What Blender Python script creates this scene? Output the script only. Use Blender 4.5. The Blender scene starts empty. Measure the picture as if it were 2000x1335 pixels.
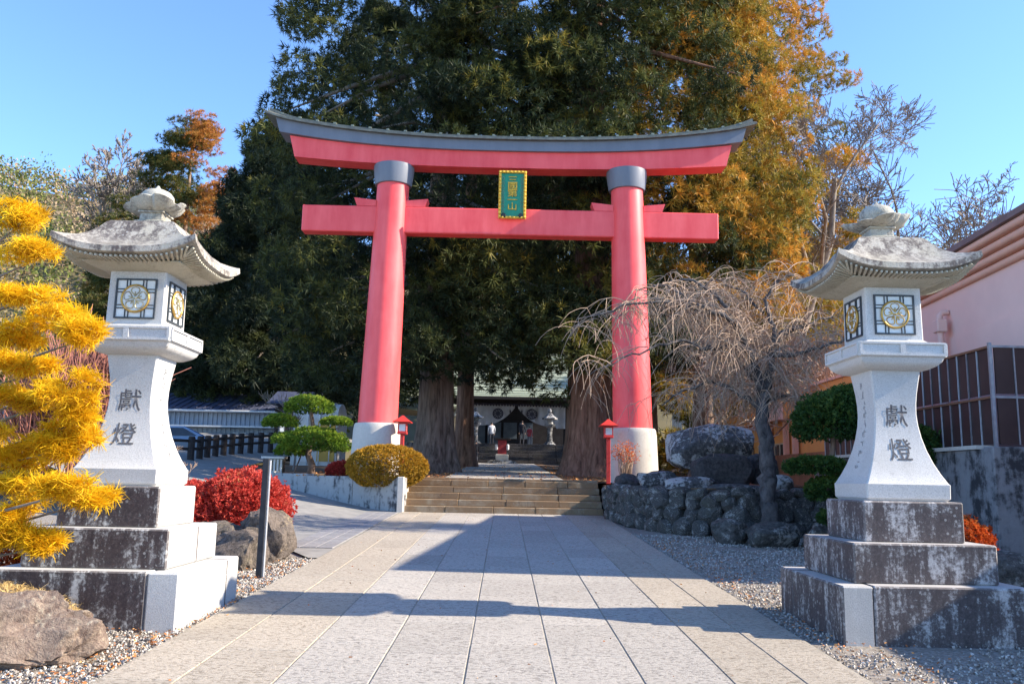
import bpy, bmesh, math, random
import numpy as np
from mathutils import Vector, Matrix, noise as mnoise

# ------------------------------------------------------------------ camera, sky, sun, exposure
SC = bpy.context.scene
COL = SC.collection
PITCH, ROLL, YAW, FPX = math.radians(9.17), 0.020, 0.006, 1660.0
_f = Vector((math.sin(YAW)*math.cos(PITCH), math.cos(YAW)*math.cos(PITCH), math.sin(PITCH)))
_r = Vector((math.cos(YAW), -math.sin(YAW), 0)); _u = _r.cross(_f)
_r2 = _r*math.cos(ROLL) + _u*math.sin(ROLL); _u2 = -_r*math.sin(ROLL) + _u*math.cos(ROLL)
cd = bpy.data.cameras.new('camera'); cam = bpy.data.objects.new('camera', cd); COL.objects.link(cam)
cam.matrix_world = Matrix(((_r2.x, _u2.x, -_f.x, 0), (_r2.y, _u2.y, -_f.y, 0), (_r2.z, _u2.z, -_f.z, 1.5), (0, 0, 0, 1)))
cd.sensor_width = 36; cd.sensor_fit = 'HORIZONTAL'; cd.lens = FPX*36/2000; cd.clip_start = 0.05; cd.clip_end = 3000
SC.camera = cam

SUN_EL, SUN_AZ = math.radians(30.9), math.radians(5.6)      # low winter sun from the right, a little towards the viewer
to_sun = Vector((math.cos(SUN_AZ)*math.cos(SUN_EL), -math.sin(SUN_AZ)*math.cos(SUN_EL), math.sin(SUN_EL)))
W = bpy.data.worlds.new('World'); SC.world = W; W.use_nodes = True
wn = W.node_tree
bg = wn.nodes.get('Background') or wn.nodes.new('ShaderNodeBackground')
sky = wn.nodes.new('ShaderNodeTexSky'); sky.sky_type = 'NISHITA'; sky.sun_disc = False
sky.sun_elevation = SUN_EL; sky.sun_rotation = math.atan2(to_sun.x, to_sun.y)
sky.altitude = 800; sky.air_density = 0.9; sky.dust_density = 0.1; sky.ozone_density = 6.0
wn.links.new(sky.outputs[0], bg.inputs[0]); bg.inputs[1].default_value = 0.15
sl = bpy.data.lights.new('sun', 'SUN'); sl.energy = 4.0; sl.angle = math.radians(0.5); sl.color = (1.0, 0.88, 0.71)
so = bpy.data.objects.new('sun', sl); COL.objects.link(so); so.location = (40, -5, 30)
so.rotation_euler = to_sun.to_track_quat('Z', 'Y').to_euler()
SC.view_settings.view_transform = 'Standard'; SC.view_settings.look = 'None'
SC.view_settings.gamma = 1; SC.view_settings.exposure = 1.55; SC.view_settings.use_curve_mapping = False
SC.render.engine = 'CYCLES'; SC.cycles.use_denoising = True
SC.cycles.max_bounces = 6; SC.cycles.transparent_max_bounces = 6

# ------------------------------------------------------------------ materials
def _nodes(name):
    m = bpy.data.materials.new(name); m.use_nodes = True
    nt = m.node_tree; b = nt.nodes['Principled BSDF']
    return m, nt, b
def c4(c): return (c[0], c[1], c[2], 1)
def ramp(nt, fac, stops):
    r = nt.nodes.new('ShaderNodeValToRGB'); e = r.color_ramp.elements
    while len(e) < len(stops): e.new(0.5)
    for k, (p, c) in enumerate(stops): e[k].position = p; e[k].color = c4(c)
    nt.links.new(fac, r.inputs[0]); return r.outputs[0]
def coords(nt, stretch=(1, 1, 1), world=False):
    if world:
        g = nt.nodes.new('ShaderNodeNewGeometry'); out = g.outputs['Position']
    else:
        tc = nt.nodes.new('ShaderNodeTexCoord'); oi = nt.nodes.new('ShaderNodeObjectInfo')
        mm = nt.nodes.new('ShaderNodeMath'); mm.operation = 'MULTIPLY'; mm.inputs[1].default_value = 37.0
        nt.links.new(oi.outputs['Random'], mm.inputs[0])
        ad = nt.nodes.new('ShaderNodeVectorMath'); ad.operation = 'ADD'
        nt.links.new(tc.outputs['Object'], ad.inputs[0]); nt.links.new(mm.outputs[0], ad.inputs[1]); out = ad.outputs[0]
    mp = nt.nodes.new('ShaderNodeMapping'); mp.inputs['Scale'].default_value = stretch
    nt.links.new(out, mp.inputs[0]); return mp.outputs[0]
def noise(nt, vec, scale, detail=6, rough=0.6, dist=0):
    n = nt.nodes.new('ShaderNodeTexNoise'); n.inputs['Scale'].default_value = scale
    n.inputs['Detail'].default_value = detail; n.inputs['Roughness'].default_value = rough; n.inputs['Distortion'].default_value = dist
    nt.links.new(vec, n.inputs['Vector']); return n.outputs[0]
def mathn(nt, op, a, b=None, clamp=False):
    m = nt.nodes.new('ShaderNodeMath'); m.operation = op; m.use_clamp = clamp
    for i, v in enumerate((a, b)):
        if v is None: continue
        if isinstance(v, (int, float)): m.inputs[i].default_value = v
        else: nt.links.new(v, m.inputs[i])
    return m.outputs[0]
def mixc(nt, fac, a, b, mode='MIX'):
    m = nt.nodes.new('ShaderNodeMix'); m.data_type = 'RGBA'; m.blend_type = mode
    if isinstance(fac, (int, float)): m.inputs[0].default_value = fac
    else: nt.links.new(fac, m.inputs[0])
    for i, v in ((6, a), (7, b)):
        if isinstance(v, tuple): m.inputs[i].default_value = c4(v)
        else: nt.links.new(v, m.inputs[i])
    return m.outputs[2]
def smooth(nt, v, lo, hi):
    m = nt.nodes.new('ShaderNodeMapRange'); m.interpolation_type = 'SMOOTHSTEP'
    m.inputs[1].default_value = lo; m.inputs[2].default_value = hi; nt.links.new(v, m.inputs[0]); return m.outputs[0]
def bump(nt, b, h, strength, dist=0.02):
    n = nt.nodes.new('ShaderNodeBump'); n.inputs['Strength'].default_value = strength; n.inputs['Distance'].default_value = dist
    nt.links.new(h, n.inputs['Height']); nt.links.new(n.outputs[0], b.inputs['Normal'])
def tone(nt, colour, amount):
    oi = nt.nodes.new('ShaderNodeObjectInfo'); hs = nt.nodes.new('ShaderNodeHueSaturation')
    v = mathn(nt, 'ADD', mathn(nt, 'MULTIPLY', oi.outputs['Random'], amount), 1-amount*0.5)
    nt.links.new(v, hs.inputs['Value']); nt.links.new(colour, hs.inputs['Color']); return hs.outputs[0]
def mat(name, a, b=None, scale=6, rough=0.7, bmp=0.0, bscale=None, bdist=0.02, metal=0, stretch=(1, 1, 1), vary=0, lo=0.35, hi=0.65, detail=6, world=False, spec=0.3):
    m, nt, p = _nodes(name)
    p.inputs['Roughness'].default_value = rough; p.inputs['Metallic'].default_value = metal; p.inputs['Specular IOR Level'].default_value = spec
    v = coords(nt, stretch, world)
    n = noise(nt, v, scale, detail)
    col = ramp(nt, n, [(lo, a), (hi, b or tuple(x*0.8 for x in a))])
    if vary: col = tone(nt, col, vary)
    nt.links.new(col, p.inputs['Base Color'])
    if bmp: bump(nt, p, noise(nt, v, bscale or scale*3, 5), bmp, bdist)
    return m
def leafmat(name, stops, rough=0.6, trans=0.25, spec=0.25):
    m, nt, p = _nodes(name)
    at = nt.nodes.new('ShaderNodeAttribute'); at.attribute_name = 'tint'
    col = ramp(nt, at.outputs['Fac'], stops)
    nt.links.new(col, p.inputs['Base Color']); p.inputs['Roughness'].default_value = rough; p.inputs['Specular IOR Level'].default_value = spec
    if trans:
        t = nt.nodes.new('ShaderNodeBsdfTranslucent'); nt.links.new(col, t.inputs[0])
        mx = nt.nodes.new('ShaderNodeMixShader'); mx.inputs[0].default_value = trans
        nt.links.new(p.outputs[0], mx.inputs[1]); nt.links.new(t.outputs[0], mx.inputs[2])
        nt.links.new(mx.outputs[0], nt.nodes['Material Output'].inputs[0])
    return m
def granite(name, base=(0.5, 0.5, 0.5), stain_front=0.0, stain_side=0.0, stain_all=0.0, tan=0.0, cover=0.5, speck=0.35, rough=0.75, bm=0.15, vary=0.06):
    """speckled granite; dark lichen and run-off stains on the faces that carry them"""
    m, nt, p = _nodes(name)
    v = coords(nt)
    sp = noise(nt, v, 130, 2, 0.7)
    col = ramp(nt, sp, [(0.30, tuple(x*(1-speck) for x in base)), (0.5, base), (0.72, tuple(min(1, x*(1+speck*0.35)) for x in base))])
    cl = noise(nt, v, 3.0, 5)
    col = mixc(nt, mathn(nt, 'MULTIPLY', smooth(nt, cl, 0.45, 0.75), 0.35+tan), col, (0.36, 0.33, 0.25) if tan else (0.38, 0.37, 0.34))
    if stain_front or stain_side or stain_all:
        g = nt.nodes.new('ShaderNodeNewGeometry'); vt = nt.nodes.new('ShaderNodeVectorTransform')
        vt.vector_type = 'NORMAL'; vt.convert_from = 'WORLD'; vt.convert_to = 'OBJECT'
        nt.links.new(g.outputs['Normal'], vt.inputs[0]); sx = nt.nodes.new('ShaderNodeSeparateXYZ'); nt.links.new(vt.outputs[0], sx.inputs[0])
        ff = mathn(nt, 'MULTIPLY', smooth(nt, mathn(nt, 'MULTIPLY', sx.outputs[1], -1.0), 0.4, 0.8), stain_front)
        fs = mathn(nt, 'MULTIPLY', smooth(nt, mathn(nt, 'ABSOLUTE', sx.outputs[0]), 0.4, 0.8), stain_side)
        face = mathn(nt, 'MAXIMUM', mathn(nt, 'MAXIMUM', ff, fs), stain_all)
        vs = coords(nt, (1, 1, 0.16)); streak = noise(nt, vs, 11, 6, 0.65); big = noise(nt, v, 2.2, 5, 0.6, 0.4); fine = noise(nt, v, 28, 5, 0.75)
        s = mathn(nt, 'ADD', mathn(nt, 'ADD', mathn(nt, 'MULTIPLY', streak, 0.38), mathn(nt, 'MULTIPLY', big, 0.27)), mathn(nt, 'MULTIPLY', fine, 0.35))
        k = mathn(nt, 'MULTIPLY', smooth(nt, s, 0.595-0.2*cover, 0.705-0.2*cover), face)
        dark = ramp(nt, fine, [(0.3, (0.024, 0.018, 0.020)), (0.55, (0.066, 0.050, 0.050)), (0.78, (0.17, 0.145, 0.14))])
        col = mixc(nt, k, col, dark)
        # pale lichen dots
        vo = nt.nodes.new('ShaderNodeTexVoronoi'); vo.inputs['Scale'].default_value = 16; nt.links.new(v, vo.inputs['Vector'])
        dots = mathn(nt, 'MULTIPLY', mathn(nt, 'LESS_THAN', vo.outputs['Distance'], 0.2), smooth(nt, noise(nt, v, 4, 3), 0.5, 0.62))
        col = mixc(nt, mathn(nt, 'MULTIPLY', mathn(nt, 'MULTIPLY', dots, 0.6), face), col, (0.42, 0.41, 0.39))
    col = tone(nt, col, vary)
    nt.links.new(col, p.inputs['Base Color']); p.inputs['Roughness'].default_value = rough; p.inputs['Specular IOR Level'].default_value = 0.3
    bump(nt, p, mathn(nt, 'ADD', noise(nt, v, 60, 4, 0.7), mathn(nt, 'MULTIPLY', noise(nt, v, 9, 4), 0.6)), bm, 0.012)
    return m
def paving(name, base, dark):
    """bush-hammered granite slab: short chisel pits"""
    m, nt, p = _nodes(name)
    v = coords(nt); v2 = coords(nt, (1, 2.2, 1))
    pit = noise(nt, v2, 22, 4, 0.65, 0.8); sp = noise(nt, v, 150, 2, 0.7); big = noise(nt, v, 1.3, 4)
    col = ramp(nt, sp, [(0.3, tuple(x*0.72 for x in base)), (0.55, base), (0.75, tuple(min(1, x*1.12) for x in base))])
    col = mixc(nt, mathn(nt, 'MULTIPLY', smooth(nt, mathn(nt, 'MULTIPLY', pit, -1), -0.49, -0.40), 0.8), col, dark)
    col = mixc(nt, mathn(nt, 'MULTIPLY', smooth(nt, big, 0.45, 0.75), 0.30), col, tuple(x*0.7 for x in base))
    col = tone(nt, col, 0.20)
    nt.links.new(col, p.inputs['Base Color']); p.inputs['Roughness'].default_value = 0.8; p.inputs['Specular IOR Level'].default_value = 0.25
    bump(nt, p, mathn(nt, 'ADD', pit, mathn(nt, 'MULTIPLY', noise(nt, v, 90, 3), 0.3)), 0.55, 0.02)
    return m
def lichen_rock(name, dark, mid, pale, amount=0.5, scale=2.2):
    m, nt, p = _nodes(name)
    v = coords(nt)
    n1 = noise(nt, v, scale, 8, 0.7, 0.3); n2 = noise(nt, v, scale*7, 6, 0.75); n3 = noise(nt, v, scale*0.6, 4)
    col = ramp(nt, n2, [(0.32, dark), (0.62, mid)])
    msk = smooth(nt, mathn(nt, 'ADD', mathn(nt, 'MULTIPLY', n1, 0.6), mathn(nt, 'MULTIPLY', n2, 0.4)), 0.66-0.28*amount, 0.74-0.28*amount)
    col = mixc(nt, mathn(nt, 'MULTIPLY', msk, 0.85), col, pale)
    col = mixc(nt, mathn(nt, 'MULTIPLY', smooth(nt, n3, 0.55, 0.75), 0.3), col, (0.10, 0.10, 0.04))
    col = tone(nt, col, 0.3)
    nt.links.new(col, p.inputs['Base Color']); p.inputs['Roughness'].default_value = 0.9; p.inputs['Specular IOR Level'].default_value = 0.2
    bump(nt, p, mathn(nt, 'ADD', n2, mathn(nt, 'MULTIPLY', noise(nt, v, scale*18, 4), 0.5)), 0.7, 0.05)
    return m
def concrete(name, base, dark, cover=0.5):
    m, nt, p = _nodes(name)
    v = coords(nt); vs = coords(nt, (1, 1, 0.12))
    s = mathn(nt, 'ADD', mathn(nt, 'MULTIPLY', noise(nt, vs, 2.2, 6, 0.65), 0.55), mathn(nt, 'MULTIPLY', noise(nt, v, 5, 7, 0.7), 0.45))
    k = smooth(nt, s, 0.62-0.2*cover, 0.74-0.2*cover)
    col = mixc(nt, k, ramp(nt, noise(nt, v, 20, 4), [(0.3, tuple(x*0.85 for x in base)), (0.7, base)]), dark)
    nt.links.new(col, p.inputs['Base Color']); p.inputs['Roughness'].default_value = 0.88; p.inputs['Specular IOR Level'].default_value = 0.2
    bump(nt, p, noise(nt, v, 35, 5), 0.25, 0.01)
    return m
def paint(name, a, b, wear=(0.50, 0.13, 0.12), rough=0.45):
    """weathered paint: faint runs, fading and a few scuffs"""
    m, nt, p = _nodes(name)
    v = coords(nt); vs = coords(nt, (1.4, 1.4, 0.25))
    col = ramp(nt, mathn(nt, 'ADD', mathn(nt, 'MULTIPLY', noise(nt, vs, 2.5, 6), 0.6), mathn(nt, 'MULTIPLY', noise(nt, v, 1.1, 4), 0.4)), [(0.36, a), (0.62, b)])
    vc = coords(nt, (7, 7, 0.8)); cr = noise(nt, vc, 1.6, 8, 0.8, 1.2)
    col = mixc(nt, mathn(nt, 'MULTIPLY', smooth(nt, cr, 0.64, 0.74), 0.5), col, wear)
    nt.links.new(col, p.inputs['Base Color']); p.inputs['Roughness'].default_value = rough; p.inputs['Specular IOR Level'].default_value = 0.35
    bump(nt, p, noise(nt, v, 14, 5), 0.06, 0.01)
    return m
def barkmat(name, a, b, sc=(9, 9, 0.9), bm=0.9):
    m, nt, p = _nodes(name)
    v = coords(nt, sc); n = noise(nt, v, 1.0, 8, 0.7, 0.5)
    col = ramp(nt, n, [(0.33, a), (0.66, b)])
    nt.links.new(col, p.inputs['Base Color']); p.inputs['Roughness'].default_value = 0.95; p.inputs['Specular IOR Level'].default_value = 0.1
    bump(nt, p, n, bm, 0.06); return m

M = {}
M['granite'] = granite('granite', (0.53, 0.525, 0.51), stain_all=0.30, cover=0.22)
M['granite_clean'] = granite('granite_clean', (0.50, 0.50, 0.49), stain_front=0.35, cover=0.2)
M['granite_left'] = granite('granite_left', (0.52, 0.51, 0.49), stain_front=1.0, stain_side=0.06, cover=1.02)
M['granite_right'] = granite('granite_right', (0.46, 0.44, 0.43), stain_front=0.95, stain_side=0.95, cover=0.93)
M['granite_corner'] = granite('granite_corner', (0.48, 0.47, 0.45), stain_front=0.12, stain_side=0.95, cover=0.95)
M['granite_roof'] = granite('granite_roof', (0.40, 0.37, 0.32), stain_front=0.9, stain_side=0.9, stain_all=0.55, cover=0.72, tan=0.3, bm=0.5)
M['granite_finial'] = granite('granite_finial', (0.44, 0.42, 0.36), stain_all=0.6, cover=0.6, tan=0.4, bm=0.6)
M['granite_rafters'] = granite('granite_rafters', (0.46, 0.43, 0.34), stain_all=0.3, cover=0.5, tan=0.4)
M['carved'] = mat('carved', (0.07, 0.07, 0.08), (0.13, 0.13, 0.14), 40, 0.85)
M['carved_faint'] = mat('carved_faint', (0.26, 0.26, 0.27), (0.34, 0.34, 0.34), 40, 0.85)
M['pane_white'] = mat('pane_white', (0.62, 0.66, 0.66), (0.70, 0.73, 0.72), 8, 0.35)
M['lattice'] = mat('lattice', (0.035, 0.045, 0.055), (0.06, 0.07, 0.08), 30, 0.55)
M['gold'] = mat('gold', (0.55, 0.36, 0.10), (0.35, 0.20, 0.05), 25, 0.42, metal=0.6)
M['crest'] = mat('crest', (0.28, 0.25, 0.17), (0.42, 0.36, 0.20), 30, 0.45, metal=0.5)
M['slab_grey'] = paving('slab_grey', (0.46, 0.425, 0.375), (0.16, 0.145, 0.13))
M['slab_tan'] = paving('slab_tan', (0.45, 0.395, 0.32), (0.17, 0.14, 0.105))
M['joint'] = mat('joint', (0.40, 0.36, 0.29), (0.26, 0.235, 0.19), 3, 0.95)
M['step'] = granite('step', (0.235, 0.155, 0.088), stain_all=0.45, cover=0.35, tan=0.2, bm=0.6, vary=0.2)
M['step_edge'] = mat('step_edge', (0.36, 0.29, 0.21), (0.28, 0.22, 0.15), 14, 0.9, 0.4)
M['asphalt'] = mat('asphalt', (0.30, 0.29, 0.27), (0.22, 0.215, 0.205), 3, 0.9, 0.4, 160, 0.006)
M['block_paver'] = mat('block_paver', (0.20, 0.20, 0.21), (0.28, 0.27, 0.27), 20, 0.9, 0.3, vary=0.2)
M['soil'] = mat('soil', (0.16, 0.115, 0.07), (0.30, 0.25, 0.19), 5, 0.95, 0.8, 30, 0.03, world=True)
M['gravel_bed'] = mat('gravel_bed', (0.20, 0.165, 0.13), (0.38, 0.35, 0.31), 30, 0.95, 0.8, 90, 0.02, world=True)
M['forest_floor'] = mat('forest_floor', (0.10, 0.06, 0.035), (0.22, 0.13, 0.07), 4, 0.95, 0.6, 30, 0.03, world=True)
M['stone_wall'] = lichen_rock('stone_wall', (0.030, 0.028, 0.026), (0.13, 0.125, 0.115), (0.36, 0.35, 0.32), 0.52, 1.6)
M['wall_core'] = mat('wall_core', (0.03, 0.026, 0.022), (0.06, 0.05, 0.04), 8, 0.95)
M['rock'] = lichen_rock('rock', (0.030, 0.030, 0.034), (0.12, 0.118, 0.12), (0.44, 0.43, 0.42), 0.66, 1.8)
M['rock_dark'] = lichen_rock('rock_dark', (0.028, 0.026, 0.028), (0.095, 0.088, 0.09), (0.22, 0.21, 0.20), 0.30, 2.2)
M['rock_lava'] = lichen_rock('rock_lava', (0.055, 0.045, 0.04), (0.20, 0.165, 0.14), (0.32, 0.25, 0.15), 0.35, 3.0)
M['rock_tan'] = lichen_rock('rock_tan', (0.15, 0.10, 0.085), (0.36, 0.28, 0.22), (0.50, 0.43, 0.33), 0.45, 3.2)
M['concrete'] = concrete('concrete', (0.42, 0.41, 0.39), (0.055, 0.055, 0.06), 0.62)
M['concrete_pale'] = concrete('concrete_pale', (0.55, 0.52, 0.47), (0.35, 0.33, 0.30), 0.3)
M['concrete_dark'] = concrete('concrete_dark', (0.24, 0.24, 0.25), (0.04, 0.04, 0.045), 0.85)
M['vermilion'] = paint('vermilion', (0.78, 0.070, 0.075), (0.90, 0.125, 0.125))
M['red_paint'] = paint('red_paint', (0.50, 0.035, 0.03), (0.62, 0.05, 0.04))
M['black_paint'] = paint('black_paint', (0.13, 0.145, 0.18), (0.165, 0.18, 0.215), (0.2, 0.2, 0.22), 0.45)
M['copper_roof'] = mat('copper_roof', (0.10, 0.105, 0.095), (0.17, 0.175, 0.15), 6, 0.55, 0.2, metal=0.3)
M['copper_edge'] = mat('copper_edge', (0.25, 0.28, 0.22), (0.16, 0.17, 0.14), 10, 0.5, metal=0.3)
M['sign_green'] = mat('sign_green', (0.01, 0.22, 0.14), (0.012, 0.28, 0.18), 10, 0.4)
M['sign_gold'] = mat('sign_gold', (0.80, 0.52, 0.08), (0.60, 0.36, 0.05), 18, 0.4, metal=0.35)
M['dark_metal'] = mat('dark_metal', (0.022, 0.025, 0.032), (0.035, 0.038, 0.046), 12, 0.5)
M['pole_edge'] = mat('pole_edge', (0.40, 0.42, 0.45), (0.30, 0.32, 0.35), 12, 0.4)
M['bark'] = barkmat('bark', (0.06, 0.040, 0.030), (0.31, 0.22, 0.17))
M['bark_red'] = barkmat('bark_red', (0.08, 0.040, 0.027), (0.34, 0.19, 0.13))
M['bark_cherry'] = barkmat('bark_cherry', (0.035, 0.032, 0.034), (0.17, 0.155, 0.15), (6, 6, 4))
M['twig'] = mat('twig', (0.42, 0.31, 0.225), (0.29, 0.20, 0.15), 4, 0.8)
M['twig_grey'] = mat('twig_grey', (0.26, 0.22, 0.19), (0.17, 0.14, 0.12), 4, 0.85)
M['twig_red'] = mat('twig_red', (0.36, 0.15, 0.11), (0.26, 0.11, 0.09), 4, 0.7)
M['branch_grey'] = barkmat('branch_grey', (0.12, 0.10, 0.085), (0.30, 0.26, 0.22), (4, 4, 1.5), 0.4)
M['cedar'] = leafmat('cedar', [(0.0, (0.012, 0.022, 0.013)), (0.3, (0.034, 0.048, 0.020)), (0.55, (0.105, 0.115, 0.028)), (0.75, (0.32, 0.24, 0.035)), (1.0, (0.58, 0.28, 0.04))], trans=0.24)
M['gold_leaf'] = leafmat('gold_leaf', [(0.0, (0.38, 0.16, 0.006)), (0.4, (0.72, 0.42, 0.008)), (1.0, (0.90, 0.63, 0.025))], trans=0.35)
M['azalea'] = leafmat('azalea', [(0.0, (0.24, 0.03, 0.022)), (0.5, (0.55, 0.055, 0.04)), (0.85, (0.68, 0.13, 0.09)), (1.0, (0.42, 0.24, 0.10))], trans=0.3)
M['gold_bush'] = leafmat('gold_bush', [(0.0, (0.13, 0.10, 0.012)), (0.5, (0.36, 0.21, 0.02)), (1.0, (0.55, 0.29, 0.025))], trans=0.25)
M['orange_bush'] = leafmat('orange_bush', [(0.0, (0.30, 0.035, 0.01)), (0.6, (0.60, 0.11, 0.02)), (1.0, (0.65, 0.22, 0.05))], trans=0.25)
M['pine'] = leafmat('pine', [(0.0, (0.012, 0.035, 0.012)), (0.5, (0.035, 0.085, 0.018)), (1.0, (0.10, 0.15, 0.025))], trans=0.25)
M['box_green'] = leafmat('box_green', [(0.0, (0.04, 0.09, 0.014)), (0.5, (0.14, 0.24, 0.022)), (1.0, (0.36, 0.42, 0.05))], trans=0.3)
M['hill_leaf'] = leafmat('hill_leaf', [(0.0, (0.05, 0.08, 0.025)), (0.35, (0.17, 0.19, 0.045)), (0.6, (0.28, 0.23, 0.11)), (0.85, (0.32, 0.235, 0.16)), (1.0, (0.40, 0.24, 0.10))], trans=0.2)
M['autumn'] = leafmat('autumn', [(0.0, (0.05, 0.075, 0.02)), (0.35, (0.20, 0.15, 0.03)), (0.7, (0.42, 0.17, 0.03)), (1.0, (0.52, 0.20, 0.06))], trans=0.3)
M['gravel'] = leafmat('gravel', [(0.0, (0.17, 0.14, 0.12)), (0.35, (0.33, 0.295, 0.26)), (0.7, (0.47, 0.44, 0.40)), (1.0, (0.66, 0.63, 0.58))], 0.85, 0)
M['leaf_litter'] = leafmat('leaf_litter', [(0.0, (0.22, 0.09, 0.03)), (0.5, (0.45, 0.16, 0.05)), (1.0, (0.55, 0.30, 0.12))], 0.8, 0)
M['dry_grass'] = leafmat('dry_grass', [(0.0, (0.35, 0.22, 0.08)), (0.5, (0.60, 0.42, 0.16)), (1.0, (0.72, 0.55, 0.28))], 0.8, 0.2)
M['pink_wall'] = mat('pink_wall', (0.80, 0.54, 0.475), (0.745, 0.495, 0.44), 1.2, 0.9, 0.15, 120, 0.005)
M['pink_trim'] = mat('pink_trim', (0.76, 0.44, 0.33), (0.70, 0.395, 0.30), 2, 0.8)
M['orange_wall'] = mat('orange_wall', (0.72, 0.34, 0.11), (0.66, 0.30, 0.10), 1.5, 0.9)
M['roof_edge'] = mat('roof_edge', (0.17, 0.12, 0.12), (0.22, 0.16, 0.16), 3, 0.6)
M['panel_brown'] = mat('panel_brown', (0.045, 0.024, 0.023), (0.062, 0.034, 0.031), 2, 0.5, spec=0.3)
M['alu'] = mat('alu', (0.36, 0.37, 0.40), (0.26, 0.27, 0.30), 10, 0.4, metal=0.5)
M['wood_brown'] = mat('wood_brown', (0.20, 0.085, 0.045), (0.26, 0.12, 0.07), 6, 0.8, stretch=(6, 6, 1), vary=0.25)
M['wood_dark'] = mat('wood_dark', (0.022, 0.017, 0.018), (0.045, 0.034, 0.03), 4, 0.8, stretch=(1, 1, 5))
M['wood_pale'] = mat('wood_pale', (0.50, 0.42, 0.30), (0.40, 0.32, 0.22), 6, 0.8)
M['cladding'] = mat('cladding', (0.30, 0.35, 0.43), (0.24, 0.29, 0.37), 1.5, 0.5, vary=0.1)
M['blue_roof'] = mat('blue_roof', (0.055, 0.065, 0.11), (0.085, 0.095, 0.15), 2, 0.45)
M['white_wall'] = mat('white_wall', (0.72, 0.70, 0.67), (0.62, 0.60, 0.57), 2, 0.85)
M['window_dark'] = mat('window_dark', (0.03, 0.035, 0.04), (0.06, 0.065, 0.075), 2, 0.15, spec=0.6)
M['window_frame'] = mat('window_frame', (0.60, 0.61, 0.62), (0.50, 0.51, 0.52), 8, 0.5)
M['tarp'] = mat('tarp', (0.66, 0.65, 0.62), (0.54, 0.53, 0.50), 3, 0.6)
M['amber'] = mat('amber', (0.55, 0.34, 0.06), (0.42, 0.25, 0.05), 4, 0.5)
M['shrine_roof'] = mat('shrine_roof', (0.27, 0.31, 0.24), (0.36, 0.40, 0.31), 3, 0.7, 0.4, 18, 0.05, stretch=(1, 3, 3))
M['curtain'] = mat('curtain', (0.46, 0.44, 0.45), (0.38, 0.36, 0.37), 3, 0.9)
M['crest_black'] = mat('crest_black', (0.03, 0.025, 0.04), (0.05, 0.045, 0.06), 8, 0.8)
M['interior'] = mat('interior', (0.030, 0.026, 0.030), (0.05, 0.045, 0.05), 3, 0.9)
M['blue_glass'] = mat('blue_glass', (0.09, 0.12, 0.16), (0.15, 0.18, 0.23), 2, 0.3)
M['car_blue'] = mat('car_blue', (0.16, 0.26, 0.45), (0.14, 0.23, 0.40), 2, 0.25, spec=0.6)
M['tyre'] = mat('tyre', (0.02, 0.02, 0.02), (0.03, 0.03, 0.03), 8, 0.9)
M['rim'] = mat('rim', (0.4, 0.4, 0.42), (0.3, 0.3, 0.32), 8, 0.4, metal=0.6)
M['skin'] = mat('skin', (0.50, 0.32, 0.24), (0.46, 0.29, 0.21), 8, 0.6)
M['cloth_dark'] = mat('cloth_dark', (0.025, 0.025, 0.035), (0.04, 0.04, 0.05), 8, 0.9)
M['cloth_white'] = mat('cloth_white', (0.62, 0.63, 0.68), (0.54, 0.55, 0.60), 8, 0.9)
M['cloth_red'] = mat('cloth_red', (0.35, 0.05, 0.06), (0.28, 0.04, 0.05), 8, 0.9)
M['cloth_grey'] = mat('cloth_grey', (0.12, 0.12, 0.14), (0.09, 0.09, 0.11), 8, 0.9)
M['hair'] = mat('hair', (0.012, 0.010, 0.010), (0.02, 0.018, 0.016), 20, 0.6)
M['hill_ground'] = mat('hill_ground', (0.10, 0.085, 0.04), (0.17, 0.14, 0.075), 0.2, 0.95, world=True)
M['mist_glass'] = mat('mist_glass', (0.75, 0.78, 0.76), (0.68, 0.71, 0.69), 6, 0.3)

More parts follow.
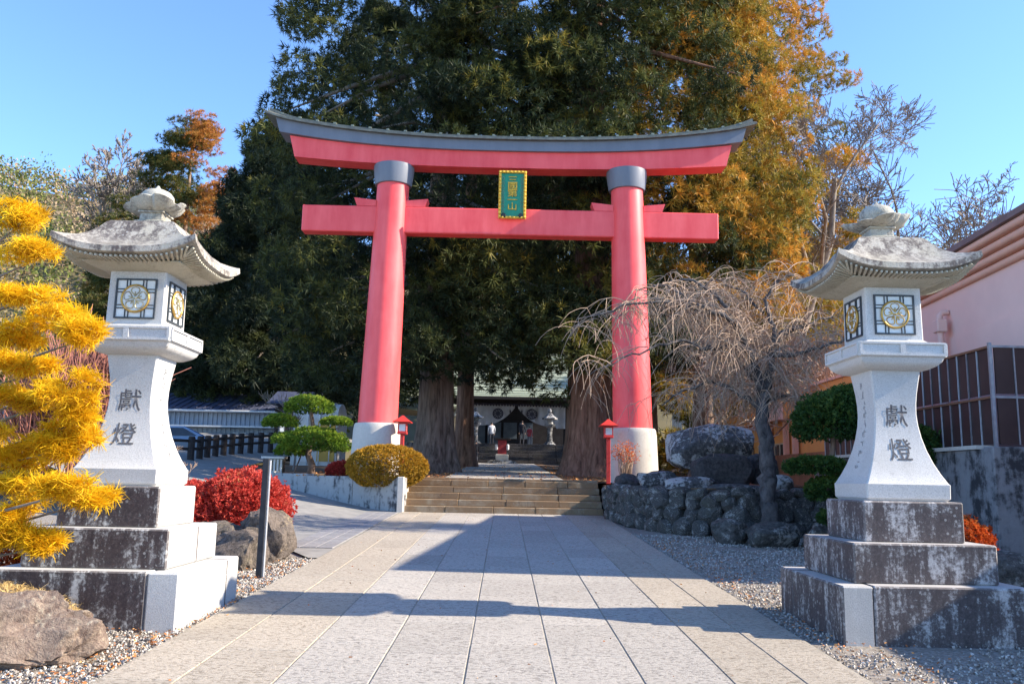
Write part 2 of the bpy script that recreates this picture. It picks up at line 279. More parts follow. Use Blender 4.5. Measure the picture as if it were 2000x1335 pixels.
# ------------------------------------------------------------------ mesh helpers
class MB:
    """collects shapes, then links them as one mesh object"""
    def __init__(s): s.v = []; s.f = []; s.m = []; s.mi = 0
    def add(s, vs, fs):
        o = len(s.v); s.v += [tuple(p) for p in vs]; s.f += [tuple(i+o for i in f) for f in fs]; s.m += [s.mi]*len(fs); return s
    def box(s, c, d, rot=None, taper=1.0, bev=0.0):
        x, y, z = d[0]/2, d[1]/2, d[2]/2
        if bev:
            b = min(bev, x*.9, y*.9, z*.9); vs = []; 
            for sx in (-1, 1):
                for sy in (-1, 1):
                    for sz in (-1, 1):
                        vs += [(sx*x, sy*(y-b), sz*(z-b)), (sx*(x-b), sy*y, sz*(z-b)), (sx*(x-b), sy*(y-b), sz*z)]
            bm = bmesh.new()
            for p in vs: bm.verts.new(p)
            bmesh.ops.convex_hull(bm, input=bm.verts); bmesh.ops.dissolve_limit(bm, angle_limit=0.02, verts=bm.verts, edges=bm.edges)
            bm.verts.index_update(); vs = [v.co.copy() for v in bm.verts]; fs = [[v.index for v in f.verts] for f in bm.faces]; bm.free()
        else:
            vs = [Vector((sx*x*(taper if sz > 0 else 1), sy*y*(taper if sz > 0 else 1), sz*z)) for sz in (-1, 1) for sy in (-1, 1) for sx in (-1, 1)]
            fs = [(0, 2, 3, 1), (4, 5, 7, 6), (0, 1, 5, 4), (2, 6, 7, 3), (0, 4, 6, 2), (1, 3, 7, 5)]
        if rot is not None: vs = [rot @ Vector(p) for p in vs]
        return s.add([Vector(p)+Vector(c) for p in vs], fs)
    def tube(s, pts, rad, n=6, cap=True, flat=1.0):
        pts = [Vector(p) for p in pts]; k = len(pts)
        if not hasattr(rad, '__len__'): rad = [rad]*k
        vs = []; ref = None
        for i, p in enumerate(pts):
            d = (pts[min(i+1, k-1)]-pts[max(i-1, 0)]).normalized()
            if ref is None: ref = d.orthogonal().normalized()
            ref = (ref-d*ref.dot(d)); ref = ref.normalized() if ref.length > 1e-6 else d.orthogonal().normalized()
            b = d.cross(ref)
            for j in range(n):
                a = 2*math.pi*j/n; vs.append(p+(ref*math.cos(a)+b*math.sin(a)*flat)*rad[i])
        fs = [(i*n+j, i*n+(j+1) % n, (i+1)*n+(j+1) % n, (i+1)*n+j) for i in range(k-1) for j in range(n)]
        if cap: fs += [tuple(range(n-1, -1, -1)), tuple((k-1)*n+j for j in range(n))]
        return s.add(vs, fs)
    def loop(s, pts, r, n=6):
        pts = [Vector(p) for p in pts]; return s.tube(pts+[pts[0]], r, n, cap=False)
    def lathe(s, prof, n=24, c=(0, 0, 0), lob=None):
        vs = []
        for i, (r, z) in enumerate(prof):
            for j in range(n):
                a = 2*math.pi*j/n; rr = r*(lob(a, z) if lob else 1); vs.append((c[0]+rr*math.cos(a), c[1]+rr*math.sin(a), c[2]+z))
        k = len(prof)
        fs = [(i*n+j, i*n+(j+1) % n, (i+1)*n+(j+1) % n, (i+1)*n+j) for i in range(k-1) for j in range(n)]
        fs += [tuple(range(n-1, -1, -1)), tuple((k-1)*n+j for j in range(n))]
        return s.add(vs, fs)
    def rings(s, rings, cap=True, close=True):
        n = len(rings[0]); vs = [p for r in rings for p in r]; k = len(rings); m = n if close else n-1
        fs = [(i*n+j, i*n+(j+1) % n, (i+1)*n+(j+1) % n, (i+1)*n+j) for i in range(k-1) for j in range(m)]
        if cap: fs += [tuple(range(n-1, -1, -1)), tuple((k-1)*n+j for j in range(n))]
        return s.add(vs, fs)
    def poly(s, pts, z0, z1):
        n = len(pts); vs = [(p[0], p[1], z0) for p in pts]+[(p[0], p[1], z1) for p in pts]
        return s.add(vs, [tuple(range(n-1, -1, -1)), tuple(range(n, 2*n))]+[(i, (i+1) % n, n+(i+1) % n, n+i) for i in range(n)])
    def build(s, name, mt, parent=None, smooth=False, fix=False):
        me = bpy.data.meshes.new(name); me.from_pydata(s.v, [], s.f)
        for q in (mt if isinstance(mt, (list, tuple)) else [mt]): me.materials.append(M[q])
        if any(s.m): me.polygons.foreach_set('material_index', s.m)
        if fix:
            bm = bmesh.new(); bm.from_mesh(me); bmesh.ops.recalc_face_normals(bm, faces=bm.faces); bm.to_mesh(me); bm.free()
        if smooth:
            me.polygons.foreach_set('use_smooth', [True]*len(me.polygons))
            if smooth != 1: me.set_sharp_from_angle(angle=math.radians(smooth))
        return link(name, me, parent)
def link(name, me, parent=None):
    o = bpy.data.objects.new(name, me); COL.objects.link(o); o.parent = parent; return o
def tag(o, label=None, cat=None, group=None, kind=None):
    if label: o['label'] = label
    if cat: o['category'] = cat
    if group: o['group'] = group
    if kind: o['kind'] = kind
    return o
def thing(name, label, cat, loc=(0, 0, 0), rz=0, group=None):
    o = bpy.data.objects.new(name, None); COL.objects.link(o); o.location = loc; o.rotation_euler = (0, 0, rz)
    o.empty_display_size = 0.2
    return tag(o, label, cat, group)
def copy_tree(o, parent=None):
    c = o.copy(); COL.objects.link(c); c.parent = parent
    for ch in o.children: copy_tree(ch, c)
    return c
def mirror_obj(o): o.scale.x = -1

def raw_mesh(name, V, F, mt, tint=None, parent=None, smooth=False):
    """V (n,3), F (m,k) with k = 3 or 4, tint (m,) -> linked object, fast path"""
    V = np.ascontiguousarray(V, np.float32); F = np.ascontiguousarray(F, np.int32); k = F.shape[1]; m = len(F)
    me = bpy.data.meshes.new(name); me.vertices.add(len(V)); me.vertices.foreach_set('co', V.ravel())
    me.loops.add(m*k); me.loops.foreach_set('vertex_index', F.ravel())
    me.polygons.add(m); me.polygons.foreach_set('loop_start', np.arange(0, m*k, k, dtype=np.int32))
    me.update(calc_edges=True)
    if smooth: me.polygons.foreach_set('use_smooth', np.ones(m, bool))
    if tint is not None:
        a = me.attributes.new('tint', 'FLOAT', 'FACE'); a.data.foreach_set('value', np.ascontiguousarray(tint, np.float32))
    me.materials.append(M[mt]); return link(name, me, parent)
def unit(a): return a/np.maximum(np.linalg.norm(a, axis=-1, keepdims=True), 1e-9)
def tuft(rng, nb, L, w, spread, droop, seg=2):
    """a spray of bent blades growing along +z"""
    V = []; F = []
    for b in range(nb):
        az = 2*math.pi*(b+rng.random()*0.7)/nb; el = spread*(0.25+0.75*rng.random()); ln = L*(0.65+0.5*rng.random())
        d = np.array([math.cos(az)*math.sin(el), math.sin(az)*math.sin(el), math.cos(el)])
        side = unit(np.cross(d, [math.cos(az+1.3), math.sin(az+1.3), 0.3])); o = len(V)
        for k in range(seg+1):
            t = k/seg; p = d*ln*t - np.array([0, 0, 1])*droop*ln*t*t; ww = w*(1-0.75*t)*0.5*(0.8+0.4*rng.random())
            V += [p-side*ww, p+side*ww]
            if k: F.append((o+2*k-2, o+2*k-1, o+2*k+1, o+2*k))
    return np.array(V), np.array(F)
def needles(rng, nb, L, w, spread):
    """a brush of single-triangle needles growing along +z"""
    V = []; F = []
    for b in range(nb):
        az = 2*math.pi*(b*0.382+rng.random()*0.2); el = spread*math.sqrt((b+.5)/nb)*(.85+.3*rng.random()); ln = L*(0.75+0.45*rng.random())
        d = np.array([math.cos(az)*math.sin(el), math.sin(az)*math.sin(el), math.cos(el)])
        s = unit(np.cross(d, unit(rng.normal(size=3))))*w*.5; m = d*ln*.15; o = len(V)
        V += [m-s, m+s, d*ln]; F.append((o, o+1, o+2))
    return np.array(V), np.array(F)
def card(rng, s=1.0, ar=0.6):
    return np.array([(-ar*s/2, 0, 0), (ar*s/2, 0, 0), (ar*s*0.35, 0.1*s, s), (-ar*s*0.35, 0.1*s, s)]), np.array([(0, 1, 2, 3)])
def scatter(name, tmpl, P, N, S, T, mt, parent=None, rng=None, up=0.0):
    """stamp the template meshes at points P, their z along N, merged into one mesh"""
    P = np.asarray(P, float); N = unit(np.asarray(N, float)+np.array([0, 0, up])); S = np.asarray(S, float); T = np.asarray(T, float)
    pick = rng.integers(0, len(tmpl), len(P)); spin = rng.random(len(P))*2*math.pi
    ref = np.where(np.abs(N[:, 2:3]) < 0.9, np.array([[0, 0, 1.0]]), np.array([[1.0, 0, 0]]))
    A = unit(np.cross(ref, N)); B = np.cross(N, A)
    A2 = A*np.cos(spin)[:, None]+B*np.sin(spin)[:, None]; B2 = np.cross(N, A2)
    Vs = []; Fs = []; Ts = []; off = 0
    for k, (tv, tf) in enumerate(tmpl):
        ix = np.nonzero(pick == k)[0]
        if not len(ix): continue
        R = np.stack([A2[ix], B2[ix], N[ix]], axis=1)                     # (n,3axes,3)
        V = np.einsum('vk,nkj->nvj', tv, R)*S[ix][:, None, None]+P[ix][:, None, :]
        F = tf[None]+(np.arange(len(ix))*len(tv))[:, None, None]+off
        Vs.append(V.reshape(-1, 3)); Fs.append(F.reshape(-1, tf.shape[1])); Ts.append(np.repeat(T[ix], len(tf))); off += len(ix)*len(tv)
    return raw_mesh(name, np.concatenate(Vs), np.concatenate(Fs), mt, np.concatenate(Ts), parent)
def dirs(rng, n):
    v = rng.normal(size=(n, 3)); return unit(v)

def rock_mesh(seed, size, sub=3, rough=0.28, flat=0.0, freq=1.1, pw=0.72):
    bm = bmesh.new(); bmesh.ops.create_icosphere(bm, subdivisions=sub, radius=1)
    off = Vector((seed*7.31, seed*3.17, seed*1.93))
    rp = random.Random(seed*13+1); planes = [(Vector((rp.gauss(0, 1), rp.gauss(0, 1), rp.gauss(0, .8))).normalized(), rp.uniform(.72, .98)) for _ in range(9)]
    for v in bm.verts:
        p = v.co.copy(); n = mnoise.noise(p*freq+off)*1.0+mnoise.noise(p*freq*2.3+off)*0.5+mnoise.noise(p*freq*5+off)*0.22
        cell = mnoise.cell(p*1.7+off)*0.10
        q = Vector([math.copysign(abs(c)**pw, c) for c in p])            # boulder: squarer than a ball
        for pn, pd in planes:                                              # broken facets
            e = q.dot(pn)-pd
            if e > 0: q -= pn*e*0.88
        q = q*(1+rough*n*0.75)+Vector((0, 0, rough*0.3*cell))
        if flat and q.z < -flat: q.z = -flat
        v.co = Vector((q.x*size[0], q.y*size[1], q.z*size[2]))
    me = bpy.data.meshes.new('rock'); bm.to_mesh(me); bm.free()
    me.polygons.foreach_set('use_smooth', [True]*len(me.polygons)); me.set_sharp_from_angle(angle=math.radians(28))
    return me
def text_mesh(body, size, align='CENTER', bold=0.004):
    cu = bpy.data.curves.new('glyph', 'FONT'); cu.body = body; cu.size = size; cu.align_x = align; cu.resolution_u = 3; cu.offset = size*bold
    o = bpy.data.objects.new('glyph', cu); COL.objects.link(o); bpy.context.view_layer.update()
    me = bpy.data.meshes.new_from_object(o.evaluated_get(bpy.context.evaluated_depsgraph_get()))
    bpy.data.objects.remove(o); bpy.data.curves.remove(cu); return me

# ------------------------------------------------------------------ the ground, roads and steps
def low(y): return 0.028*y
def terr(y): return 1.45+0.036*min(max(0, y-24), 28)
def sstep(t): t = max(0, min(1, t)); return t*t*(3-2*t)
def roadz(x, y): return low(y)+0.13*max(0, -x-3.4)*sstep((y-13)/9)+0.05*max(0, y-32)*sstep((-x-5)/4)+0.006 if x > -14 else roadz(-13.99, y)
def sheet(name, rows, mt):
    """rows: list of lists of points, equal length"""
    mb = MB(); mb.rings(rows, cap=False, close=False)
    o = mb.build(name, mt, smooth=True); return tag(o, kind='structure')
ys = [-40, -10, 0, 5, 10, 15, 20, 22.5, 40, 60, 90, 1200]
def gz(y): return (low(y) if y < 60 else 1.68)-0.03
sheet('ground', [[(x, y, gz(y)) for x in (-900, -60, -20, -8, 0, 8, 20, 60, 900)] for y in ys], 'gravel_bed')
# side road that swings off to the left behind the lantern
rows = []
for y in list(np.arange(12.4, 30, 0.8))+list(np.arange(30, 62, 2.0)):
    xr = -2.62 if y < 22.4 else float(np.interp(y, [22.2, 23.4, 25, 26.2, 28, 31, 36, 62], [-2.62, -4.0, -5.6, -6.9, -8.8, -9.8, -10, -10]))+0.05
    xl = float(np.interp(y, [12.4, 14, 17, 22, 30, 62], [-2.75, -3.6, -6.5, -12, -22, -60]))
    rows.append([(xr+(xl-xr)*t, y, roadz(xr+(xl-xr)*t, y)-0.004) for t in np.linspace(0, 1, 13)])
sheet('side_road', rows, 'asphalt')
# paved approach: every slab its own piece, set in a mortar bed
path = sheet('path', [[(x, y, low(y)+0.001) for x in (-2.62, 0.0, 2.56)] for y in np.linspace(-4, 22.2, 14)], 'joint')
edges = [-2.60, -2.10, -1.47, -0.855, -0.24, 0.37, 0.97, 1.58, 2.08, 2.54]
R0 = random.Random(4)
slab_mesh = {}
for k in range(9):
    x0, x1 = edges[k], edges[k+1]; Lk = 1.19
    kind = 'slab_tan' if k in (0, 1, 7, 8) else 'slab_grey'
    off = (0.0 if k % 2 else 0.3)
    y = -4.0+off
    while y < 22.15:
        y1 = min(y+Lk, 22.19)
        key = (k, round(y1-y, 2))
        if key not in slab_mesh:
            o = MB().box((0, 0, 0), (x1-x0-0.013, y1-y-0.003, 0.05), bev=0.0035).build('slab', kind); slab_mesh[key] = o.data
            o.parent = path
        else:
            o = link('slab', slab_mesh[key], path)
        yc = (y+y1)/2
        o.location = ((x0+x1)/2, yc, low(yc)-0.017+R0.uniform(-0.0015, 0.0015)); o.rotation_euler = (math.atan(0.028)+R0.uniform(-.001, .001), R0.uniform(-.0015, .0015), 0)
        y = y1
# strip of dark block pavers along the road edge
strip = sheet('paver_strip', [[(x+0.02*(y-13.6)*0-(0.0), y, low(y)+0.004) for x in (-3.42, -2.64)] for y in np.linspace(13.6, 21.9, 8)], 'joint')
pv = None
for i in range(42):
    for j in range(3):
        y = 13.7+i*0.195
        if pv is None: o = MB().box((0, 0, 0), (0.25, 0.185, 0.03), bev=0.004).build('paver', 'block_paver', strip); pv = o.data
        else: o = link('paver', pv, strip)
        o.location = (-3.29+j*0.257, y, low(y)+0.004); o.rotation_euler = (math.atan(.028), 0, 0)
# terrace beyond the steps
rows = []
for y in [23.8, 25, 27, 30, 33, 36, 40, 45, 50, 56, 62]:
    xl = float(np.interp(y, [22.2, 23.4, 25, 26.2, 28, 31, 36, 62], [-2.62, -4.0, -5.6, -6.9, -8.8, -9.8, -10, -10]))-0.1
    rows.append([(xl+(26-xl)*t, y, terr(y)) for t in np.linspace(0, 1, 9)])
terrace = sheet('terrace', rows, 'forest_floor')
# stone walk on the terrace
walk = sheet('terrace_walk', [[(x, y, terr(y)+0.004) for x in (-1.75, 1.75)] for y in np.linspace(24.0, 51, 10)], 'joint')
wm = None
for i in range(22):
    for j in range(4):
        y = 24.2+i*1.2
        if wm is None: o = MB().box((0, 0, 0), (0.86, 1.18, 0.04), bev=0.006).build('slab', 'slab_grey', walk); wm = o.data
        else: o = link('slab', wm, walk)
        o.location = (-1.305+j*0.87, y+0.4, terr(y+0.4)+0.003+R0.uniform(-.003, .003)); o.rotation_euler = (math.atan(.036), 0, 0)
# five stone steps, block by block
stairs = tag(MB().box((0, 23.05, 0.55), (5.10, 1.66, 0.22)).build('stairs', 'wall_core'), kind='structure')
for i in range(5):
    x = -2.57; yc = 22.2+0.33*i; n = 0
    while x < 2.56:
        wdt = min(R0.uniform(1.0, 1.7), 2.57-x); wdt = 2.57-x if 2.57-x-wdt < 0.5 else wdt
        MB().box((0, 0, 0), (wdt-0.008, 0.40 if i < 4 else 0.5, 0.166), bev=0.014).build('step_block', 'step', stairs).location = (x+wdt/2, yc+0.2+R0.uniform(-.006, .006), 0.622+0.166*i+0.083+R0.uniform(-.003, .003))
        x += wdt
for k in range(5):   # low kerb at the head of the steps
    MB().box((0, 0, 0), (1.20, 0.22, 0.10), bev=0.012).build('kerb_stone', 'step', terrace).location = (-2.9+k*1.21+(0.06 if k else 0), 24.02, 1.46)
# planted beds either side of the steps
sw = [(2.64, 21.75), (2.72, 20.6), (2.95, 19.2), (3.35, 18.0), (3.95, 17.25), (4.7, 16.95), (5.6, 17.3), (6.6, 17.7), (8.2, 18.0)]
tag(MB().poly([(2.72, 21.85), (2.88, 20.6), (3.12, 19.3), (3.5, 18.2), (4.05, 17.45), (4.7, 17.15), (5.6, 17.5), (6.6, 17.9), (9.6, 18.2), (9.6, 24.2), (2.72, 24.2)], 0.2, 1.37).build('planted_bank', 'wall_core'), kind='structure')
tag(MB().poly([(2.74, 21.95), (3.3, 18.9), (4.2, 17.6), (6.6, 18.0), (9.5, 18.3), (9.5, 24.6), (2.74, 24.6)], 1.36, 1.40).build('bank_soil', 'forest_floor'), kind='structure')
tag(MB().poly([(-2.60, 22.3), (-2.60, 24.2), (-4.75, 24.2), (-3.98, 23.45)], 0.3, 1.44).build('planting_corner', 'forest_floor'), kind='structure')

# retaining wall of cast panels beside the steps
wl = [(-2.58, 22.15), (-4.0, 23.4), (-5.6, 25.0), (-6.9, 26.2), (-8.8, 28.0)]
rw = thing('retaining_wall', 'stained grey concrete retaining wall curving left from the steps', 'wall', (-2.58, 22.15, 0.6))
for a, b in zip(wl[:-1], wl[1:]):
    d = Vector((b[0]-a[0], b[1]-a[1], 0)); L = d.length; ang = math.atan2(d.y, d.x)
    zt = terr((a[1]+b[1])/2)+0.04; zb = roadz((a[0]+b[0])/2, (a[1]+b[1])/2)-0.25
    o = MB().box((0, 0, 0), (L-0.012, 0.26, zt-zb), bev=0.012).build('wall_panel', 'concrete', rw)
    o.location = (a[0]+d.x/2+2.58, a[1]+d.y/2-22.15, (zt+zb)/2-0.6); o.rotation_euler = (0, 0, ang)
MB().box((0, 0, 0), (0.16, 1.75, 1.02), bev=0.012).build('end_pier', 'concrete_pale', rw).location = (-0.08+0.02, 0.75, 0.40)
# dry-stone wall round the cherry bank: each boulder a piece
stw = thing('stone_wall', 'curved dark boulder wall holding the bank right of the steps', 'wall', (2.64, 21.75, 0.6))
stones = [rock_mesh(20+i, (1, 1, 1), 2, 0.17, freq=0.9) for i in range(9)]
for m in stones: m.materials.append(M['stone_wall'])
cum = [0]
for a, b in zip(sw[:-1], sw[1:]): cum.append(cum[-1]+math.hypot(b[0]-a[0], b[1]-a[1]))
def swpt(s):
    return float(np.interp(s, cum, [p[0] for p in sw])), float(np.interp(s, cum, [p[1] for p in sw]))
rs = random.Random(11)
for row, (zc, h) in enumerate(((0.10, 0.19), (0.36, 0.19), (0.60, 0.17), (0.78, 0.12))):
    s = 0.05+0.13*(row % 2)
    while s < cum[-1]:
        w = rs.uniform(0.16, 0.27)*(1.0 if row < 3 else 1.15)
        px, py = swpt(min(s+w, cum[-1])); qx, qy = swpt(min(s+w+0.1, cum[-1])); zg = low(py)
        o = link('boulder', rs.choice(stones), stw); o.location = (px-2.64+rs.uniform(-.03, .03), py-21.75+0.06*row+rs.uniform(-.03, .03), zg-0.6+zc*(1.37-zg)/0.88+rs.uniform(-.03, .03))
        o.scale = (w*rs.uniform(1.05, 1.2), 0.22, h*rs.uniform(1.05, 1.25)); o.rotation_euler = (rs.uniform(-.25, .25), rs.uniform(-.5, .5), math.atan2(qy-py, qx-px) if qx != px else 0)
        s += 2*w*0.97

# ------------------------------------------------------------------ torii
tor = thing('torii_gate', 'large vermilion torii gate with black top beam and pale stone footings', 'gate', (0, 24.3, 1.45))
def L3(x, y, z): return (x, y-24.3, z-1.45)
for sg in (-1, 1):
    lean = -sg*0.021
    ax = lambda z: sg*3.665+lean*(z-1.45)
    def ring(z, r, n=40): return [L3(ax(z)+r*math.cos(2*math.pi*j/n), 24.3+r*math.sin(2*math.pi*j/n), z) for j in range(n)]
    p = MB().rings([ring(2.95, .562), ring(3.4, .556), ring(6, .523), ring(9, .483), ring(10.3, .468)]).build('pillar', 'vermilion', tor, 40)
    MB().rings([ring(1.35, .705), ring(2.80, .675), ring(2.86, .665), ring(2.94, .655), ring(2.985, .63), ring(2.99, .575)]).build('footing', 'concrete_pale', p, 40)
    MB().rings([ring(10.02, .49), ring(10.03, .535), ring(10.10, .55), ring(10.50, .60), ring(10.62, .60)]).build('collar', 'black_paint', p, 40)
    for s2 in (-1, 1):                                    # wedges driven in on top of the tie beam
        xi = ax(9.4)+s2*0.44; xo = ax(9.4)+s2*1.0
        pts = [(xi, 9.352), (xo, 9.352), (xo+s2*0.09, 9.60), (xi, 9.535)]
        MB().add([L3(x, 24.3+yy, z) for yy in (-.215, .215) for x, z in pts], [(0, 1, 2, 3), (7, 6, 5, 4), (0, 4, 5, 1), (1, 5, 6, 2), (2, 6, 7, 3), (3, 7, 4, 0)]).build('wedge', 'vermilion', tor, fix=True)
MB().box(L3(0.03, 24.3, 8.955), (12.24, 0.45, 0.79), bev=0.025).build('tie_beam', 'vermilion', tor)
def beam(name, mt, xb, xt, zb, zt, kb, kt, d, parent, n=48, e=2.5, drop=0.0):
    rg = []
    for i in range(n+1):
        u = -1+2*i/n; q = abs(u)**e
        rg.append([L3(u*xb, 24.3-d, zb+kb*q), L3(u*xb, 24.3+d, zb+kb*q), L3(u*xt, 24.3+d, zt+kt*q), L3(u*xt, 24.3-d, zt+kt*q)])
    return MB().rings(rg).build(name, mt, parent, 30, fix=True)
beam('lower_lintel', 'vermilion', 6.40, 6.57, 10.58, 11.075, .21, .37, .30, tor)
beam('upper_lintel', 'black_paint', 6.86, 7.0, 11.073, 11.38, .44, .60, .41, tor)
rg = []
for i in range(49):
    u = -1+2*i/48; q = abs(u)**2.5; t = max(0, abs(u)-0.88)/0.12; z = 11.385+.60*q+0.06*t*t; x = u*7.28
    rg.append([L3(x, 24.3-.53, z), L3(x, 24.3+.53, z), L3(x, 24.3+.53, z+.055), L3(x, 24.3+.10, z+.20+.05*t), L3(x, 24.3+.10, z+.27+.08*t), L3(x, 24.3-.10, z+.27+.08*t), L3(x, 24.3-.10, z+.20+.05*t), L3(x, 24.3-.53, z+.055)])
roof = MB().rings(rg).build('copper_roof', 'copper_roof', tor, 30, fix=True)
for i in range(27):
    x = -6.9+i*0.531; u = x/7.28; q = abs(u)**2.5
    MB().box(L3(x, 24.3, 11.385+.60*q+.285+0.06*max(0, (abs(u)-.88)/.12)**2), (0.08, 0.22, 0.05)).build('ridge_clip', 'copper_edge', roof)
# name board hanging under the lintel
plq = thing('name_board', 'green name board with gilt carved frame hanging under the torii lintel', 'sign', (0.07, 23.98, 9.02)); plq.rotation_euler = (0.17, 0, 0)
bd = MB().box((0, 0, 0.69), (0.70, 0.06, 1.30), bev=0.01).build('board', 'sign_green', plq)
for (cx, cz, sx, sz) in ((-.365, .69, .075, 1.40), (.365, .69, .075, 1.40), (0, 1.352, .66, .075), (0, 0.028, .66, .075)):
    mb = MB(); mb.box((cx, -0.02, cz), (sx, 0.10, sz), bev=0.012)
    nn = 13 if sz > sx else 6
    for k in range(nn):                                   # carved scallops on the rail
        t = (k+.5)/nn-.5; c = (cx+(0 if sz > sx else t*sx), -0.075, cz+(t*sz if sz > sx else 0))
        mb.lathe([(0.0, -.045), (.042, -.02), (.046, 0), (.042, .02), (0.0, .045)], 8, c)
    mb.build('frame_rail', 'sign_gold', plq, fix=True)
for sx in (-1, 1):
    mb = MB()
    for k in range(8):
        z = .22+k*.135; mb.loop([(sx*.27+.028*math.cos(a), -.034, z+.05*math.sin(a)) for a in np.linspace(0, 2*math.pi, 8, endpoint=False)], .008, 4)
    tag(mb.build('scrollwork', 'copper_edge', bd), kind='stuff')
    mb = MB(); mb.lathe([(.062, -.05), (.068, -.02), (.068, .03), (.05, .05)], 14, (0, 0, 0)); k = mb.build('peg', 'dark_metal', plq, 40, fix=True); k.location = (sx*.25, -.06, .085); k.rotation_euler = (math.pi/2, 0, 0)
for k, ch in enumerate('三國第一山'):
    me = text_mesh(ch, 0.235, bold=.014); o = link('character', me, bd); o.scale = (1.3, 1, 1); me.materials.append(M['sign_gold'])
    o.rotation_euler = (math.pi/2, 0, 0); o.location = (0, -.036, 1.045-k*.195)
    sd_ = o.modifiers.new('depth', 'SOLIDIFY'); sd_.thickness = 0.018; sd_.offset = 1

